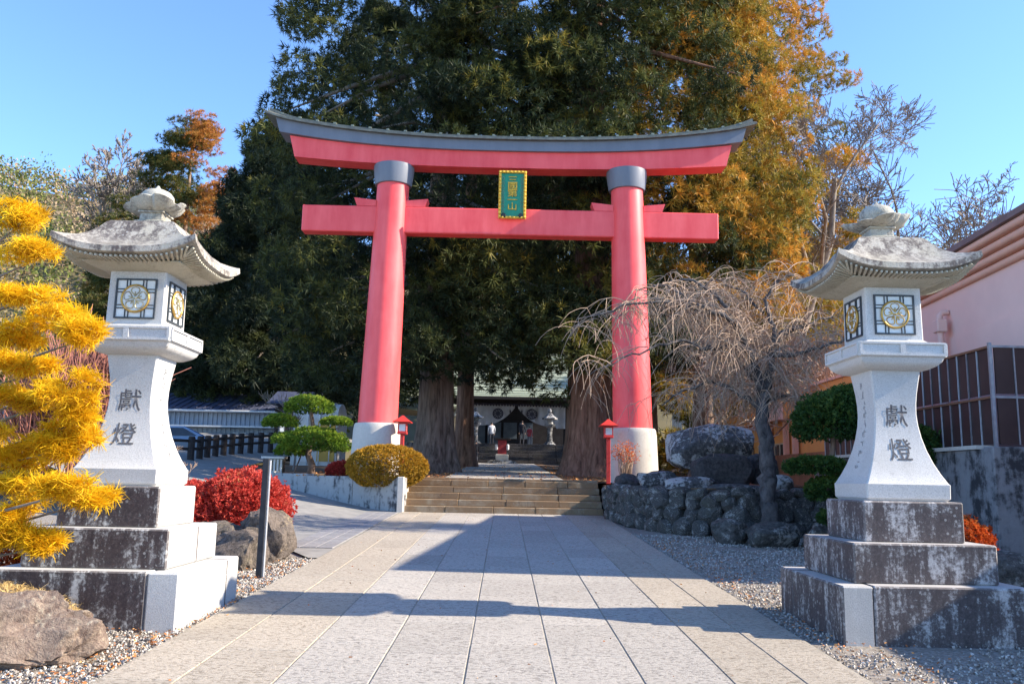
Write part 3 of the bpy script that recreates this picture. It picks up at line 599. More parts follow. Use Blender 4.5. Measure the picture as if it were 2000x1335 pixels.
# ------------------------------------------------------------------ the two large stone lanterns
SHAFT = [(1.372, .360), (1.40, .385), (1.525, .388), (1.535, .378), (1.62, .335), (1.72, .293), (1.84, .254), (1.96, .226), (2.08, .208), (2.18, .201), (2.28, .203), (2.38, .211), (2.48, .224), (2.56, .236), (2.592, .240)]
def sq(w, z, ch=0.012): return [(-w+ch, -w, z), (w-ch, -w, z), (w, -w+ch, z), (w, w-ch, z), (w-ch, w, z), (-w+ch, w, z), (-w, w-ch, z), (-w, -w+ch, z)]
def shaft_w(z): return float(np.interp(z, [a for a, b in SHAFT], [b for a, b in SHAFT]))
def lantern(label, cx, cy, inner, stained, crestm, rz=0):
    t = thing('stone_lantern', label, 'lantern', (cx, cy, 0), rz, 'pair of tall granite lanterns flanking the approach'); i = inner
    def blk(x0, x1, y0, y1, z0, z1, mt):
        if i < 0: x0, x1 = -x1, -x0
        o = MB().box((0, 0, 0), (x1-x0-.004, y1-y0-.004, z1-z0), bev=0.014).build('base_block', mt, t); o.location = ((x0+x1)/2, (y0+y1)/2, (z0+z1)/2)
    blk(-.82, .55, -.82, .45, .08, .668, stained); blk(.55, .82, -.82, .45, .08, .664, 'granite_clean' if i > 0 else 'granite_corner'); blk(-.82, .82, .45, .82, .08, .666, stained)
    blk(-.635, .635, -.635, .09, .668, 1.010, stained); blk(-.635, .635, .09, .635, .668, 1.008, stained)
    blk(-.455, .455, -.455, .455, 1.010, 1.373, stained)
    sh = MB().rings([sq(w, z) for z, w in SHAFT]).build('shaft', 'granite', t, 25, fix=True)
    for ch, zc in (('獻', 2.165), ('燈', 1.845)):
        me = text_mesh(ch, 0.225); xs = [v.co.x for v in me.vertices]; yy = [v.co.y for v in me.vertices]; mx = (max(xs)+min(xs))/2; my = (max(yy)+min(yy))/2
        for v in me.vertices:
            z = zc+v.co.y-my; v.co = Vector((v.co.x-mx, -shaft_w(z)-0.004, z))
        me.materials.append(M['carved']); link('inscription', me, sh)
    mb = MB(); rr = random.Random(5 if i > 0 else 6)         # donor column cut small on the inner side, too fine to read
    z = 2.47
    while z > 1.66:
        for k in range(rr.randint(4, 6)):
            dy, dz = rr.uniform(-.03, .03), rr.uniform(-.03, .03); hor = rr.random() < .55; ln = rr.uniform(.02, .05)
            zz = z+dz; mb.box((i*(shaft_w(zz)+.002), dy+.02, zz), (.005, ln if hor else .007, .007 if hor else ln))
        z -= rr.choice((.085, .095, .12))
    tag(mb.build('side_inscription', 'carved_faint', sh), kind='stuff')
    pl = MB().rings([sq(w, z) for z, w in ((2.592, .262), (2.60, .295), (2.625, .345), (2.66, .382), (2.698, .398), (2.700, .405), (2.705, .412), (2.838, .412), (2.842, .405))]).build('platform', 'granite', t, 25, fix=True)
    for a in range(4):                                   # framed sunk panels on each side
        mb = MB()
        for (px, pz, w, h) in ((0, 2.828, .80, .018), (0, 2.722, .80, .022), (-.392, 2.775, .025, .084), (.392, 2.775, .025, .084), (0, 2.775, .05, .084)):
            mb.box((px, -.418, pz), (w, .016, h))
        o = mb.build('panel_frame', 'granite', pl); o.rotation_euler = (0, 0, a*math.pi/2)
    fb = MB().rings([sq(w, z) for z, w in ((2.842, .30), (2.862, .30), (2.885, .272), (3.392, .268))]).build('fire_box', 'granite', t, 25, fix=True)
    MB().rings([sq(w, z) for z, w in ((3.392, .30), (3.40, .33), (3.445, .46), (3.455, .46))]).build('roof_bracket', 'granite_rafters', t, 25, fix=True)
    for a in range(4):
        R = Matrix.Rotation(a*math.pi/2, 4, 'Z')
        w = MB().box((0, -.270, 3.125), (.37, .012, .37)).build('window', 'pane_white', fb); w.matrix_local = R
        mb = MB()
        for s in (-1, 1):
            mb.box((s*.186, -.281, 3.125), (.016, .014, .386)); mb.box((0, -.281, 3.125+s*.186), (.356, .013, .016))
            for q in (.062, .092): mb.box((s*q, -.280, 3.125), (.009, .010, .356)); mb.box((0, -.2805, 3.125+s*q), (.356, .010, .009))
        mb.build('lattice', 'lattice', w)
        mb = MB(); mb.loop([(.128*math.cos(q), -.292, 3.125+.128*math.sin(q)) for q in np.linspace(0, 2*math.pi, 32, endpoint=False)], .011, 6); mb.build('crest_ring', 'gold', w, True)
        mb = MB(); mb.lathe([(.118, -.004), (.118, .004)], 28)
        back = mb.build('crest_disc', 'pane_white', w, fix=True); back.rotation_euler = (math.pi/2, 0, 0); back.location = (0, -.289, 3.125)
        mb = MB()
        for k in range(5):
            b0 = math.pi/2+k*2*math.pi/5; pts = []
            for q in np.linspace(0, 2*math.pi, 12, endpoint=False):
                rr_ = .066+.044*math.cos(q)*-1; aa = b0+.50*math.sin(q)*(rr_/.066)**.5
                pts.append((rr_*math.cos(aa), -.297, 3.125+rr_*math.sin(aa)))
            mb.loop(pts, .0055, 4); mb.tube([(.02*math.cos(b0), -.298, 3.125+.02*math.sin(b0)), (.065*math.cos(b0), -.298, 3.125+.065*math.sin(b0))], .006, 4)
        mb.lathe([(.0, -.01), (.018, -.006), (.018, .006), (.0, .01)], 8, (0, -.298, 3.125)); mb.build('crest', crestm, w)
    # swept hip roof
    def rr_ring(w, z, lift, n=14):
        pts = []
        for side in range(4):
            for k in range(n):
                u = -1+2*k/n; p = Vector((u*w, -w, 0)); c = abs(u)**3.2
                p.x *= 1+0.035*lift*c*6; p.y *= 1+0.035*lift*c*6
                q = Matrix.Rotation(side*math.pi/2, 3, 'Z') @ p; pts.append((q.x, q.y, z+lift*c))
        return pts
    prof = [(.30, 3.885, 0), (.325, 3.86, .004), (.37, 3.785, .012), (.43, 3.70, .03), (.50, 3.63, .055), (.57, 3.58, .09), (.625, 3.552, .115), (.645, 3.545, .125), (.650, 3.49, .125), (.635, 3.482, .123), (.60, 3.478, .105), (.48, 3.462, .04), (.40, 3.455, .0)]
    rf = MB().rings([rr_ring(w, z, l) for w, z, l in prof]).build('roof', 'granite_roof', t, 35, fix=True)
    mb = MB()
    for side in range(4):
        Rm = Matrix.Rotation(side*math.pi/2, 3, 'Z')
        for k in range(26):
            u = -0.94+k*1.88/25; c = abs(u)**3.2; a0 = Rm @ Vector((u*.62, -.625, 3.455+.118*c)); a1 = Rm @ Vector((u*.55, -max(.44, abs(u)*.55), 3.445+.05*c))
            mb.tube([a0, a1], .013, 4)
    tag(mb.build('rafters', 'granite_rafters', rf), kind='stuff')
    fn = MB().rings([sq(w, z, .008) for z, w in ((3.88, .15), (3.94, .148), (3.955, .115), (4.02, .112), (4.03, .13), (4.045, .13))]).build('finial', 'granite_finial', t, 25, fix=True)
    rq = random.Random(3 if i > 0 else 9)
    lob = [rq.uniform(.8, 1.2) for _ in range(9)]
    mb = MB(); n = 45; rg = []
    for r, z, up in ((.10, 4.04, 0), (.17, 4.055, .0), (.235, 4.085, .02), (.275, 4.125, .045), (.265, 4.135, .045), (.20, 4.12, .02), (.12, 4.12, 0)):
        rg.append([(r*(1+.13*abs(math.sin(4.5*q*1.0))*(1 if r > .15 else 0))*lob[int(q/(2*math.pi)*8.99)]*math.cos(q), r*(1+.13*abs(math.sin(4.5*q))*(1 if r > .15 else 0))*lob[int(q/(2*math.pi)*8.99)]*math.sin(q), z+up*math.sin(q*1.5+i)) for q in np.linspace(0, 2*math.pi, n, endpoint=False)])
    mb.rings(rg).build('lotus_petals', 'granite_finial', fn, 50, fix=True)
    MB().lathe([(.10, 4.09), (.145, 4.13), (.165, 4.18), (.160, 4.225), (.13, 4.265), (.08, 4.29), (.03, 4.305), (.012, 4.335), (.001, 4.345)], 24).build('jewel', 'granite_finial', fn, 60, fix=True)
    return t
lantern('granite lantern with sunlit white side beside golden conifer', -3.54, 8.23, 1, 'granite_left', 'crest', 0.0)
lantern('granite lantern with dark streaked base beside pink building', 3.70, 8.23, -1, 'granite_right', 'gold', 0.0)

# ------------------------------------------------------------------ small red lamp posts on the terrace
def lamp_post(label, x, y):
    t = thing('lamp_post', label, 'lamp post', (x, y, 1.43), 0, 'red lamp posts by the torii')
    MB().box((0, 0, .62), (.105, .105, 1.24), bev=.008).build('post', 'red_paint', t)
    MB().box((0, 0, 1.27), (.26, .26, .06), bev=.008).build('tray', 'red_paint', t)
    bx = MB()
    for sx in (-1, 1):
        for sy in (-1, 1): bx.box((sx*.105, sy*.105, 1.42), (.03, .03, .24))
    for z in (1.31, 1.53):
        for s in (-1, 1): bx.box((s*.105, 0, z), (.028, .18, .026)); bx.box((0, s*.105, z), (.18, .028, .026))
    bx.build('lamp_frame', 'red_paint', t)
    for a in range(4):
        o = MB().box((0, -.098, 1.42), (.18, .008, .20)).build('pane', 'mist_glass', t); o.rotation_euler = (0, 0, a*math.pi/2)
    MB().rings([[(-.24, -.24, 1.555), (.24, -.24, 1.555), (.24, .24, 1.555), (-.24, .24, 1.555)], [(-.25, -.25, 1.58), (.25, -.25, 1.58), (.25, .25, 1.58), (-.25, .25, 1.58)], [(-.12, -.12, 1.67), (.12, -.12, 1.67), (.12, .12, 1.67), (-.12, .12, 1.67)], [(-.02, -.02, 1.76), (.02, -.02, 1.76), (.02, .02, 1.76), (-.02, .02, 1.76)]]).build('lamp_roof', 'red_paint', t, fix=True)
lamp_post('red lamp post behind golden bush at the torii', -2.84, 23.65)
lamp_post('red lamp post beside bare shrub at the torii', 2.84, 23.45)

# ------------------------------------------------------------------ steel post by the azalea
t = thing('steel_post', 'slim dark steel post standing beside red azalea', 'post', (-2.9, 10.5, .27))
MB().box((0, 0, .70), (.075, .075, 1.44), bev=.006).build('post', 'dark_metal', t)
MB().box((.046, .0, .70), (.012, .05, 1.40)).build('edge_strip', 'pole_edge', t)

# ------------------------------------------------------------------ pink building with ribbed cornice
pk = thing('pink_building', 'pink rendered building with ribbed cornice at the right', 'building', (8.08, 10.3, 0), -0.069)
LB = 10.4
MB().box((.95+5, LB/2, 2.76), (10.9, LB-.9, 5.3)).build('wall', 'pink_wall', pk)
MB().box((.93+5, LB/2, 2.35), (10.95, LB-.82, 4.3)).build('lower_wall', 'pink_wall', pk)
rfk = MB().box((5.6, LB/2, 6.0), (11.2, LB, .11)).build('roof', 'roof_edge', pk)
for k in range(4):
    ov = .05+.11*k
    mb = MB(); z = 5.88-.135*k
    mb.tube([(ov+.07, 0+ov, z), (ov+.07, LB-ov, z)], .068, 10); mb.box((5.6, LB/2, z), (11.2-2*ov-.14, LB-2*ov-.14, .13))
    mb.tube([(ov+.07, ov+.07, z), (11, ov+.07, z)], .068, 10); mb.build('cornice_rib', 'pink_trim', pk, 40)
dp = thing('downpipe', 'pale downpipe with boxed hopper on the pink wall', 'pipe', (8.83, 17.0, .5), -0.069)
MB().box((0, 0, 4.25), (.20, .26, .26), bev=.02).build('hopper', 'pink_wall', dp)
MB().tube([(0, 0, .5), (0, 0, 4.15)], .065, 12).build('pipe', 'pink_wall', dp, 40)
MB().tube([(0, 0, 4.36), (0, 0, 4.46), (.06, .02, 4.53), (.18, .03, 4.55)], .06, 12).build('elbow', 'pink_wall', dp, 40)
# low wing out of view, added to cast the shadow at lower right
an = thing('unseen_wing', 'unseen low pink wing with flat roof beyond right edge, added to cast shadow', 'building', (8.1, 10.0, 0))
MB().box((3, -6.5, 1.4), (5.9, 12.8, 3.2)).build('wall', 'pink_wall', an)
MB().box((3, -6.5, 3.04), (6.1, 13.0, .12)).build('roof', 'roof_edge', an)
MB().box((.035, -4, 1.5), (.06, 1.4, 1.2)).build('window', 'window_dark', an)
# screen fence on a concrete wall
cw = thing('concrete_wall', 'stained concrete wall under the brown panel screen', 'wall', (7.3, 13.0, .3))
o = MB().box((.13, 3.6, .85), (.26, 7.2, 1.9), bev=.015).build('side_wall', 'concrete_dark', cw)
o = MB().box((.90, -.13, .87), (1.8, .27, 1.92), bev=.015).build('front_wall', 'concrete_dark', cw)
MB().box((.12, 3.7, 1.83), (.34, 7.2, .06)).build('coping', 'concrete_pale', cw)
sc = thing('panel_screen', 'dark brown corrugated panel screen with steel frame', 'fence', (7.5, 13.0, 2.12))
for k in range(23):
    o = MB().box((0, 0, .39), (.03, .292, .72)).build('panel', 'panel_brown', sc); o.location = (.02, .2+k*.30, .03)
    o = MB().box((0, 0, .39), (.03, .292, .72)).build('panel', 'panel_brown', sc); o.location = (.02, .2+k*.30, .80)
    o = MB().box((0, 0, .77), (.018, .02, 1.5)).build('seam', 'alu' if k % 2 else 'pole_edge', sc); o.location = (-.008, .35+k*.30, .03)
for k in range(4):
    o = MB().box((0, 0, .39), (.292, .03, .72)).build('panel', 'panel_brown', sc); o.location = (.2+k*.30, -.02, .03)
    o = MB().box((0, 0, .39), (.292, .03, .72)).build('panel', 'panel_brown', sc); o.location = (.2+k*.30, -.02, .80)
    o = MB().box((0, 0, .77), (.02, .018, 1.5)).build('seam', 'alu', sc); o.location = (.35+k*.30, -.042, .03)
for z in (0.0, .775, 1.56):
    MB().box((.6, -.045, z), (1.25, .03, .035)).build('rail', 'alu', sc)
    MB().box((-.015, 3.5, z), (.03, 7.0, .035)).build('rail', 'wood_brown', sc)
for x, y in ((-.02, -.04), (.02, .02)): MB().box((x, y, .79), (.045, .045, 1.66)).build('post', 'alu', sc)

# ------------------------------------------------------------------ orange hall behind
og = thing('orange_building', 'orange rendered hall with stepped parapet behind pruned pine', 'building', (9.4, 20.9, 0.6))
MB().box((3.5, 3.1, 1.95), (7, 6.0, 3.9)).build('wall', 'orange_wall', og)
MB().box((3.46, 3.1, 3.93), (7.1, 6.1, .08)).build('parapet', 'pink_trim', og)
MB().box((3.5, 10.6, 1.7), (6.9, 9.0, 3.4)).build('rear_wall', 'orange_wall', og)
MB().box((3.3, 10.4, 3.25), (7.5, 9.4, .5)).build('eave_band', 'orange_wall', og)
MB().box((-.35, 7.0, 3.25), (.5, 1.1, .55)).build('canopy', 'pink_wall', og)
for y in (8.2, 10.0, 12.0):
    w = MB().box((.03, y, 1.75), (.08, 1.1, 1.0)).build('window', 'window_dark', og)
    mb = MB()
    for s in (-1, 1): mb.box((-.02, y+s*.56, 1.75), (.06, .05, 1.08)); mb.box((-.02, y, 1.75+s*.52), (.06, 1.07, .05))
    mb.box((-.02, y, 1.75), (.05, .04, 1.0)); mb.build('frame', 'wood_pale', w)
for y in (6.4, 7.3, 9.1): MB().box((-.10, y, 1.6), (.16, .16, 3.0)).build('pilaster', 'pink_trim', og)
bf = thing('board_fence', 'brown vertical board fence in front of the orange hall', 'fence', (8.75, 20.2, 1.2))
for k in range(60):
    o = MB().box((0, 0, .6), (.02, .148, 1.25)).build('board', 'wood_brown', bf) if k == 0 else link('board', bf.children[0].data, bf)
    o.location = (0, k*.152, 0)
MB().box((-.02, 4.5, .62), (.03, 9.1, .06)).build('rail', 'wood_brown', bf)
wh = thing('white_house', 'white plastered house with dark tiled eave behind boulder', 'building', (13.5, 46, 2.0))
MB().box((-.5, 2.5, 1.9), (6, 5, 3.8)).build('wall', 'white_wall', wh)
MB().box((-3.0, -.03, 2.4), (.9, .08, 1.1)).build('window', 'window_dark', wh)
MB().rings([[(-4.0, -.9, 3.75), (3, -.9, 3.75), (3, 6, 3.75), (-4.0, 6, 3.75)], [(-4.0, -.9, 3.95), (3, -.9, 3.95), (3, 6, 3.95), (-4.0, 6, 3.95)], [(-3.2, 2, 5.2), (2, 2, 5.2), (2, 3, 5.2), (-3.2, 3, 5.2)]]).build('roof', 'window_dark', wh, fix=True)
for z in (3.9, 4.15): MB().box((-.5, -.95, z), (6.9, .06, .06)).build('gutter', 'white_wall', wh)

# ------------------------------------------------------------------ left background: warehouse, timber fence, car, shed
ws = thing('warehouse', 'blue-grey ribbed metal warehouse with dark blue roof', 'building', (-14.6, 55, 2.3))
MB().box((-9, 4, 1.6), (18, 8, 3.2)).build('wall', 'cladding', ws)
for k in range(60):
    o = MB().box((0, 0, 1.05), (.10, .06, 2.1)).build('rib', 'cladding', ws) if k == 0 else link('rib', rib0, ws)
    if k == 0: rib0 = o.data
    o.location = (-.1-k*.30, -.03, 1.12)
mb = MB(); mb.add([(-18.5, -.7, 3.1), (.5, -.7, 3.1), (.5, 4, 4.5), (-18.5, 4, 4.5), (-18.5, -.7, 3.24), (.5, -.7, 3.24), (.5, 4, 4.64), (-18.5, 4, 4.64), (-18.5, 8.7, 3.1), (.5, 8.7, 3.1), (-18.5, 8.7, 3.24), (.5, 8.7, 3.24)], [(0, 1, 2, 3), (4, 7, 6, 5), (0, 4, 5, 1), (1, 5, 6, 2), (0, 3, 7, 4), (3, 2, 9, 8), (7, 10, 11, 6), (8, 9, 11, 10), (2, 6, 11, 9), (3, 8, 10, 7)])
rfw = mb.build('roof', 'blue_roof', ws, fix=True)
for k in range(38):
    o = MB().tube([(0, -.7, 3.27), (0, 4, 4.67)], .035, 4).build('seam', 'blue_roof', rfw) if k == 0 else link('seam', seam0, rfw)
    if k == 0: seam0 = o.data
    o.location = (.3-k*.5, 0, 0)
MB().tube([(-18.5, -.78, 3.12), (.5, -.78, 3.12)], .07, 6).build('gutter', 'window_frame', ws)
MB().box((-8.5, -.45, 2.15), (17, .9, .10)).build('canopy', 'window_frame', ws)
for x in (-1.2, -3.9, -7.2, -10):
    w = MB().box((x, -.06, .95), (.75, .06, .8)).build('window', 'window_dark', ws)
    mb = MB()
    for s in (-1, 1): mb.box((x+s*.4, -.10, .95), (.06, .05, .9)); mb.box((x, -.10, .95+s*.43), (.74, .05, .06))
    mb.build('frame', 'window_frame', w)
MB().box((-2.4, -.1, 1.75), (.8, .06, .1)).build('lamp', 'window_frame', ws)
pc = thing('timber_porch', 'dark timber porch at the end of the warehouse', 'porch', (-13.2, 52.6, 2.3))
for x, y in ((-.9, 0), (1.3, 0), (1.3, 2.2), (.2, 0)): MB().box((x, y, 1.25), (.16, .16, 2.5)).build('post', 'wood_pale' if x == .2 else 'wood_dark', pc)
MB().box((.2, 1.0, 2.55), (2.9, 2.8, .26)).build('lintel', 'wood_dark', pc)
MB().box((.2, 1.4, 3.2), (2.6, 2.2, .3)).build('upper_beam', 'wood_dark', pc)
MB().box((.2, 2.0, 1.2), (2.2, .1, 2.3)).build('back_wall', 'interior', pc)
MB().rings([[(-1.4, -.7, 3.5), (1.9, -.7, 3.5), (1.9, 2.6, 3.5), (-1.4, 2.6, 3.5)], [(-1.1, .6, 4.35), (1.6, .6, 4.35), (1.6, 1.4, 4.35), (-1.1, 1.4, 4.35)]]).build('roof', 'blue_roof', pc, fix=True)
fn = thing('log_fence', 'dark log fence with two rails along the side road', 'fence', (-11.7, 32, 2.0))
fpts = [(.02, 0, .0), (.03, .9, .05), (.0, 1.8, .12), (.02, 2.7, .19), (.05, 3.6, .26), (.1, 4.5, .33), (.2, 5.4, .40), (.35, 6.3, .47), (.55, 7.2, .54), (.75, 8.1, .6)]
fpts = [(-1.6, -1.4, .0), (-.7, -.7, .0)]+fpts
for p in fpts: MB().lathe([(.13, -.5), (.13, .80), (.10, .85)], 10, p).build('post', 'wood_dark', fn, 40)
for dz in (.38, .68):
    MB().tube([(p[0], p[1], p[2]+dz) for p in fpts], .055, 8).build('rail', 'wood_dark', fn, 40)
car = thing('parked_car', 'blue hatchback parked behind the log fence', 'car', (-16.4, 41.5, 2.25), math.radians(12))
prof = [(-2.0, .35), (-2.05, .65), (-1.9, .88), (-1.0, .98), (-.45, 1.42), (.9, 1.46), (1.75, 1.05), (1.95, .9), (2.0, .4), (1.9, .3), (-1.9, .28)]
def crs(y, f): return [(x*(1 if z < 1 else f), y*(1 if z < 1 else .84), z) for x, z in prof]
body = MB().rings([crs(-.80, .97), crs(-.74, 1), crs(.74, 1), crs(.80, .97)]).build('body', 'car_blue', car, 40, fix=True)
MB().add([(-.80, -.83, .99), (1.5, -.83, 1.03), (.85, -.70, 1.38), (-.40, -.70, 1.36)], [(0, 1, 2, 3)]).build('side_window', 'window_dark', car)
MB().add([(-1.03, -.66, 1.0), (-1.03, .66, 1.0), (-.50, .56, 1.40), (-.50, -.56, 1.40)], [(0, 1, 2, 3)]).build('windscreen', 'window_dark', car)
for x in (-1.25, 1.25):
    for y in (-.74, .74):
        w = MB().lathe([(.18, -.1), (.30, -.09), (.32, 0), (.30, .09), (.18, .1)], 18).build('wheel', 'tyre', car, 40, fix=True); w.rotation_euler = (math.pi/2, 0, 0); w.location = (x, y, .32)
        MB().lathe([(.0, -.11), (.19, -.105), (.19, .105), (.0, .11)], 14).build('rim', 'rim', w, 40, fix=True)
for y in (-.55, .55): MB().box((-1.99, y, .72), (.08, .28, .14), bev=.03).build('headlight', 'mist_glass', car)
sh = thing('tarp_shed', 'white ribbed shelter with rounded roof and amber end panel', 'shelter', (-8.0, 38, 1.75))
def arch(x, w=1.1, h=2.9):
    pts = [(x, -w, 0), (x, -w, h-.7)]
    for a in np.linspace(0, math.pi, 9): pts.append((x, -w*math.cos(a), h-.7+.7*math.sin(a)))
    return pts+[(x, w, 0)]
MB().rings([arch(-1.2), arch(.75)]).build('cover', 'tarp', sh, 40, fix=True)
for x in (-1.0, -.5, 0.0, .45): MB().tube([(q[0], q[1]*1.02, q[2]*1.008) for q in arch(x)], .035, 5).build('hoop', 'window_frame', sh)
MB().box((.30, -1.125, 1.2), (.75, .03, 1.7)).build('panel', 'amber', sh)
MB().box((-.65, -1.125, .9), (.5, .03, 1.2)).build('panel', 'white_wall', sh)
bs = thing('slatted_box', 'small white slatted box on the retaining wall', 'box', (-7.25, 27.1, 1.50))
MB().box((0, 0, .25), (.62, .3, .5)).build('body', 'window_dark', bs)
for k in range(6): MB().box((-.26+k*.105, -.17, .25), (.055, .03, .44)).build('slat', 'white_wall', bs)
MB().box((0, -.02, .53), (.72, .4, .06)).build('lid', 'white_wall', bs)

# ------------------------------------------------------------------ shrine hall at the end of the approach
hs = tag(MB().box((0.6, 57.2, 2.9), (13, 1.0, 1.4)).build('hall_steps', 'rock_dark'), kind='structure')
for k in range(6):
    for j in range(5): MB().box((0, 0, 0), (1.78, .5, .23), bev=.01).build('step_block', 'rock_dark', hs).location = (-3.0+j*1.8, 54.2+k*.42, 2.45+.225*k+.11)
tag(MB().box((0.6, 62.6, 1.9), (18, 11.6, 3.8)).build('hall_platform', 'concrete_dark'), kind='structure')
hall = thing('shrine_hall', 'dark timber shrine hall with green copper roof and white curtain', 'shrine', (0.8, 63, 3.8))
for x in (-6.3, -3.6, 3.7, 6.3):
    MB().lathe([(.2, 0), (.19, 3.6)], 14, (x, 0, 0)).build('column', 'wood_dark', hall, 40)
MB().box((0, 0, 3.35), (14.5, .35, .45)).build('lintel', 'wood_dark', hall)
MB().box((0, 4.2, 2.0), (14, .2, 4.0)).build('back_wall', 'interior', hall)
for k in range(4): MB().box((-2.9+k*1.25, 3.95, 1.15), (1.05, .08, 1.9)).build('door_panel', 'blue_glass', hall)
MB().box((-.2, 1.6, .35), (2.2, .8, .7), bev=.03).build('offertory_box', 'wood_dark', hall)
rg = []
for k in range(13):
    s = k/12; y = -2.6+6.8*s; z = 3.55+.5*s+3.6*s**1.55
    rg.append([(x, y, z+.35*abs(x/9)**3*(1-s)) for x in np.linspace(-9, 9, 25)])
hr = MB().rings(rg, cap=False, close=False).build('roof', 'shrine_roof', hall, True)
hr.modifiers.new('depth', 'SOLIDIFY').thickness = .14
for k in range(1, 12):                                   # copper courses
    mb = MB(); mb.tube([(p[0], p[1]-.02, p[2]+.02) for p in rg[k]], .045, 4); mb.build('roof_course', 'shrine_roof', hr)
MB().box((0, -2.5, 3.42), (18, .18, .22)).build('fascia', 'wood_dark', hall)
mb = MB(); n = 44
for half in (-1, 1):                                     # swagged curtain: two halves drawn up at the middle
    top = []; bot = []
    for k in range(n+1):
        s = k/n; x = half*(.12+3.5*s); yy = -.35+.05*math.sin(s*38); dr = 1.6-1.35*(1-s)**3.4+(.1 if s > .8 else 0)
        top.append((x, yy, 3.14+.06*math.sin(s*50))); bot.append((x, yy+.03, 3.14-dr))
    mb.rings([top, bot], cap=False, close=False)
ctn = mb.build('curtain', 'curtain', hall, True)
for x in (-1.35, 1.15):
    mb = MB(); mb.lathe([(.40, -.01), (.40, .01)], 24); d = mb.build('crest', 'crest_black', ctn); d.rotation_euler = (math.pi/2, 0, 0); d.location = (x, -.45, 2.45)
    mb = MB()
    for k in range(12): a = k*math.pi/6; mb.box((.24*math.cos(a), .24*math.sin(a), .0), (.17, .022, .03), Matrix.Rotation(a, 3, 'Z'))
    mb.build('crest_petals', 'curtain', d)
for x in (-3.0, -.45, .4, 2.6): MB().box((x, -.44, 2.62), (.10, .02, .22)).build('curtain_mark', 'crest_black', ctn)
mb = MB()
for k in range(38): mb.lathe([(.01, -.22), (.10, -.1), (.11, 0)], 6, (-4.0+k*.21, -.55, 3.2))
tag(mb.build('valance', 'crest_black', hall), kind='stuff')
pv = thing('side_pavilion', 'small pavilion with curved roof left of the shrine hall', 'pavilion', (-4.7, 49, terr(49)))
for x in (-1.6, 1.6):
    for y in (-1.2, 1.2): MB().box((x, y, 1.3), (.18, .18, 2.6)).build('post', 'wood_brown', pv)
def pr(w, z, l): return [(u*w, v*w*.85, z+(l if abs(u*v) == 1 else 0)) for u, v in ((-1, -1), (0, -1), (1, -1), (1, 0), (1, 1), (0, 1), (-1, 1), (-1, 0))]
MB().rings([pr(2.5, 2.75, .3), pr(2.5, 2.85, .3), pr(1.9, 3.1, .1), pr(1.1, 3.6, 0), pr(.3, 4.4, 0)]).build('roof', 'shrine_roof', pv, fix=True)
def small_lantern(label, x, y, z, mt='granite'):
    t = thing('garden_lantern', label, 'lantern', (x, y, z), 0, 'old stone lanterns before the hall')
    MB().lathe([(.42, 0), (.42, .15), (.30, .25), (.30, .32)], 6).build('base', 'rock', t)
    MB().lathe([(.20, .3), (.16, .8), (.19, 1.25)], 14).build('shaft', 'rock', t, 40)
    MB().lathe([(.2, 1.25), (.36, 1.4), (.38, 1.5)], 6).build('platform', 'rock', t)
    MB().lathe([(.22, 1.5), (.22, 1.85)], 6).build('fire_box', 'rock', t)
    MB().lathe([(.52, 1.82), (.54, 1.9), (.3, 2.05), (.12, 2.25)], 6).build('roof', 'rock', t)
    MB().lathe([(.06, 2.25), (.13, 2.35), (.10, 2.48), (.01, 2.58)], 12).build('finial', 'rock', t, 40)
small_lantern('old stone lantern left of the shrine curtain', -2.0, 57.3, 3.7); small_lantern('old stone lantern right of the shrine curtain', 3.0, 57.3, 3.7)
wl_ = thing('wooden_marker', 'tall pale wooden marker post on stone foot before the hall', 'marker', (-2.75, 47.5, terr(47.5)))
MB().box((0, 0, 1.55), (.26, .26, 2.2), bev=.02).build('post', 'wood_pale', wl_); MB().lathe([(.4, 0), (.32, .35), (.2, .5)], 4).build('foot', 'concrete_pale', wl_)
MB().lathe([(.26, 2.62), (.26, 2.7), (.02, 2.95)], 4).build('cap', 'white_wall', wl_)
ot = thing('offering_stand', 'small red roofed stand with white papers on stone block', 'stand', (-.15, 50, terr(50)))
MB().box((0, 0, .27), (.75, .6, .54), bev=.03).build('plinth', 'concrete_pale', ot)
MB().rings([[(-.95, -.6, 0), (.95, -.6, 0), (.95, .6, 0), (-.95, .6, 0)], [(-.7, -.45, .2), (.7, -.45, .2), (.7, .45, .2), (-.7, .45, .2)]]).build('foot', 'rock', ot)
MB().box((0, 0, .95), (.50, .4, .80)).build('cabinet', 'cloth_red', ot)
MB().box((0, 0, 1.42), (.95, .6, .10), bev=.02).build('roof', 'wood_dark', ot)
for s in (-1, 1): MB().box((s*.33, -.1, .95), (.16, .3, .34), bev=.05).build('paper', 'cloth_white', ot)

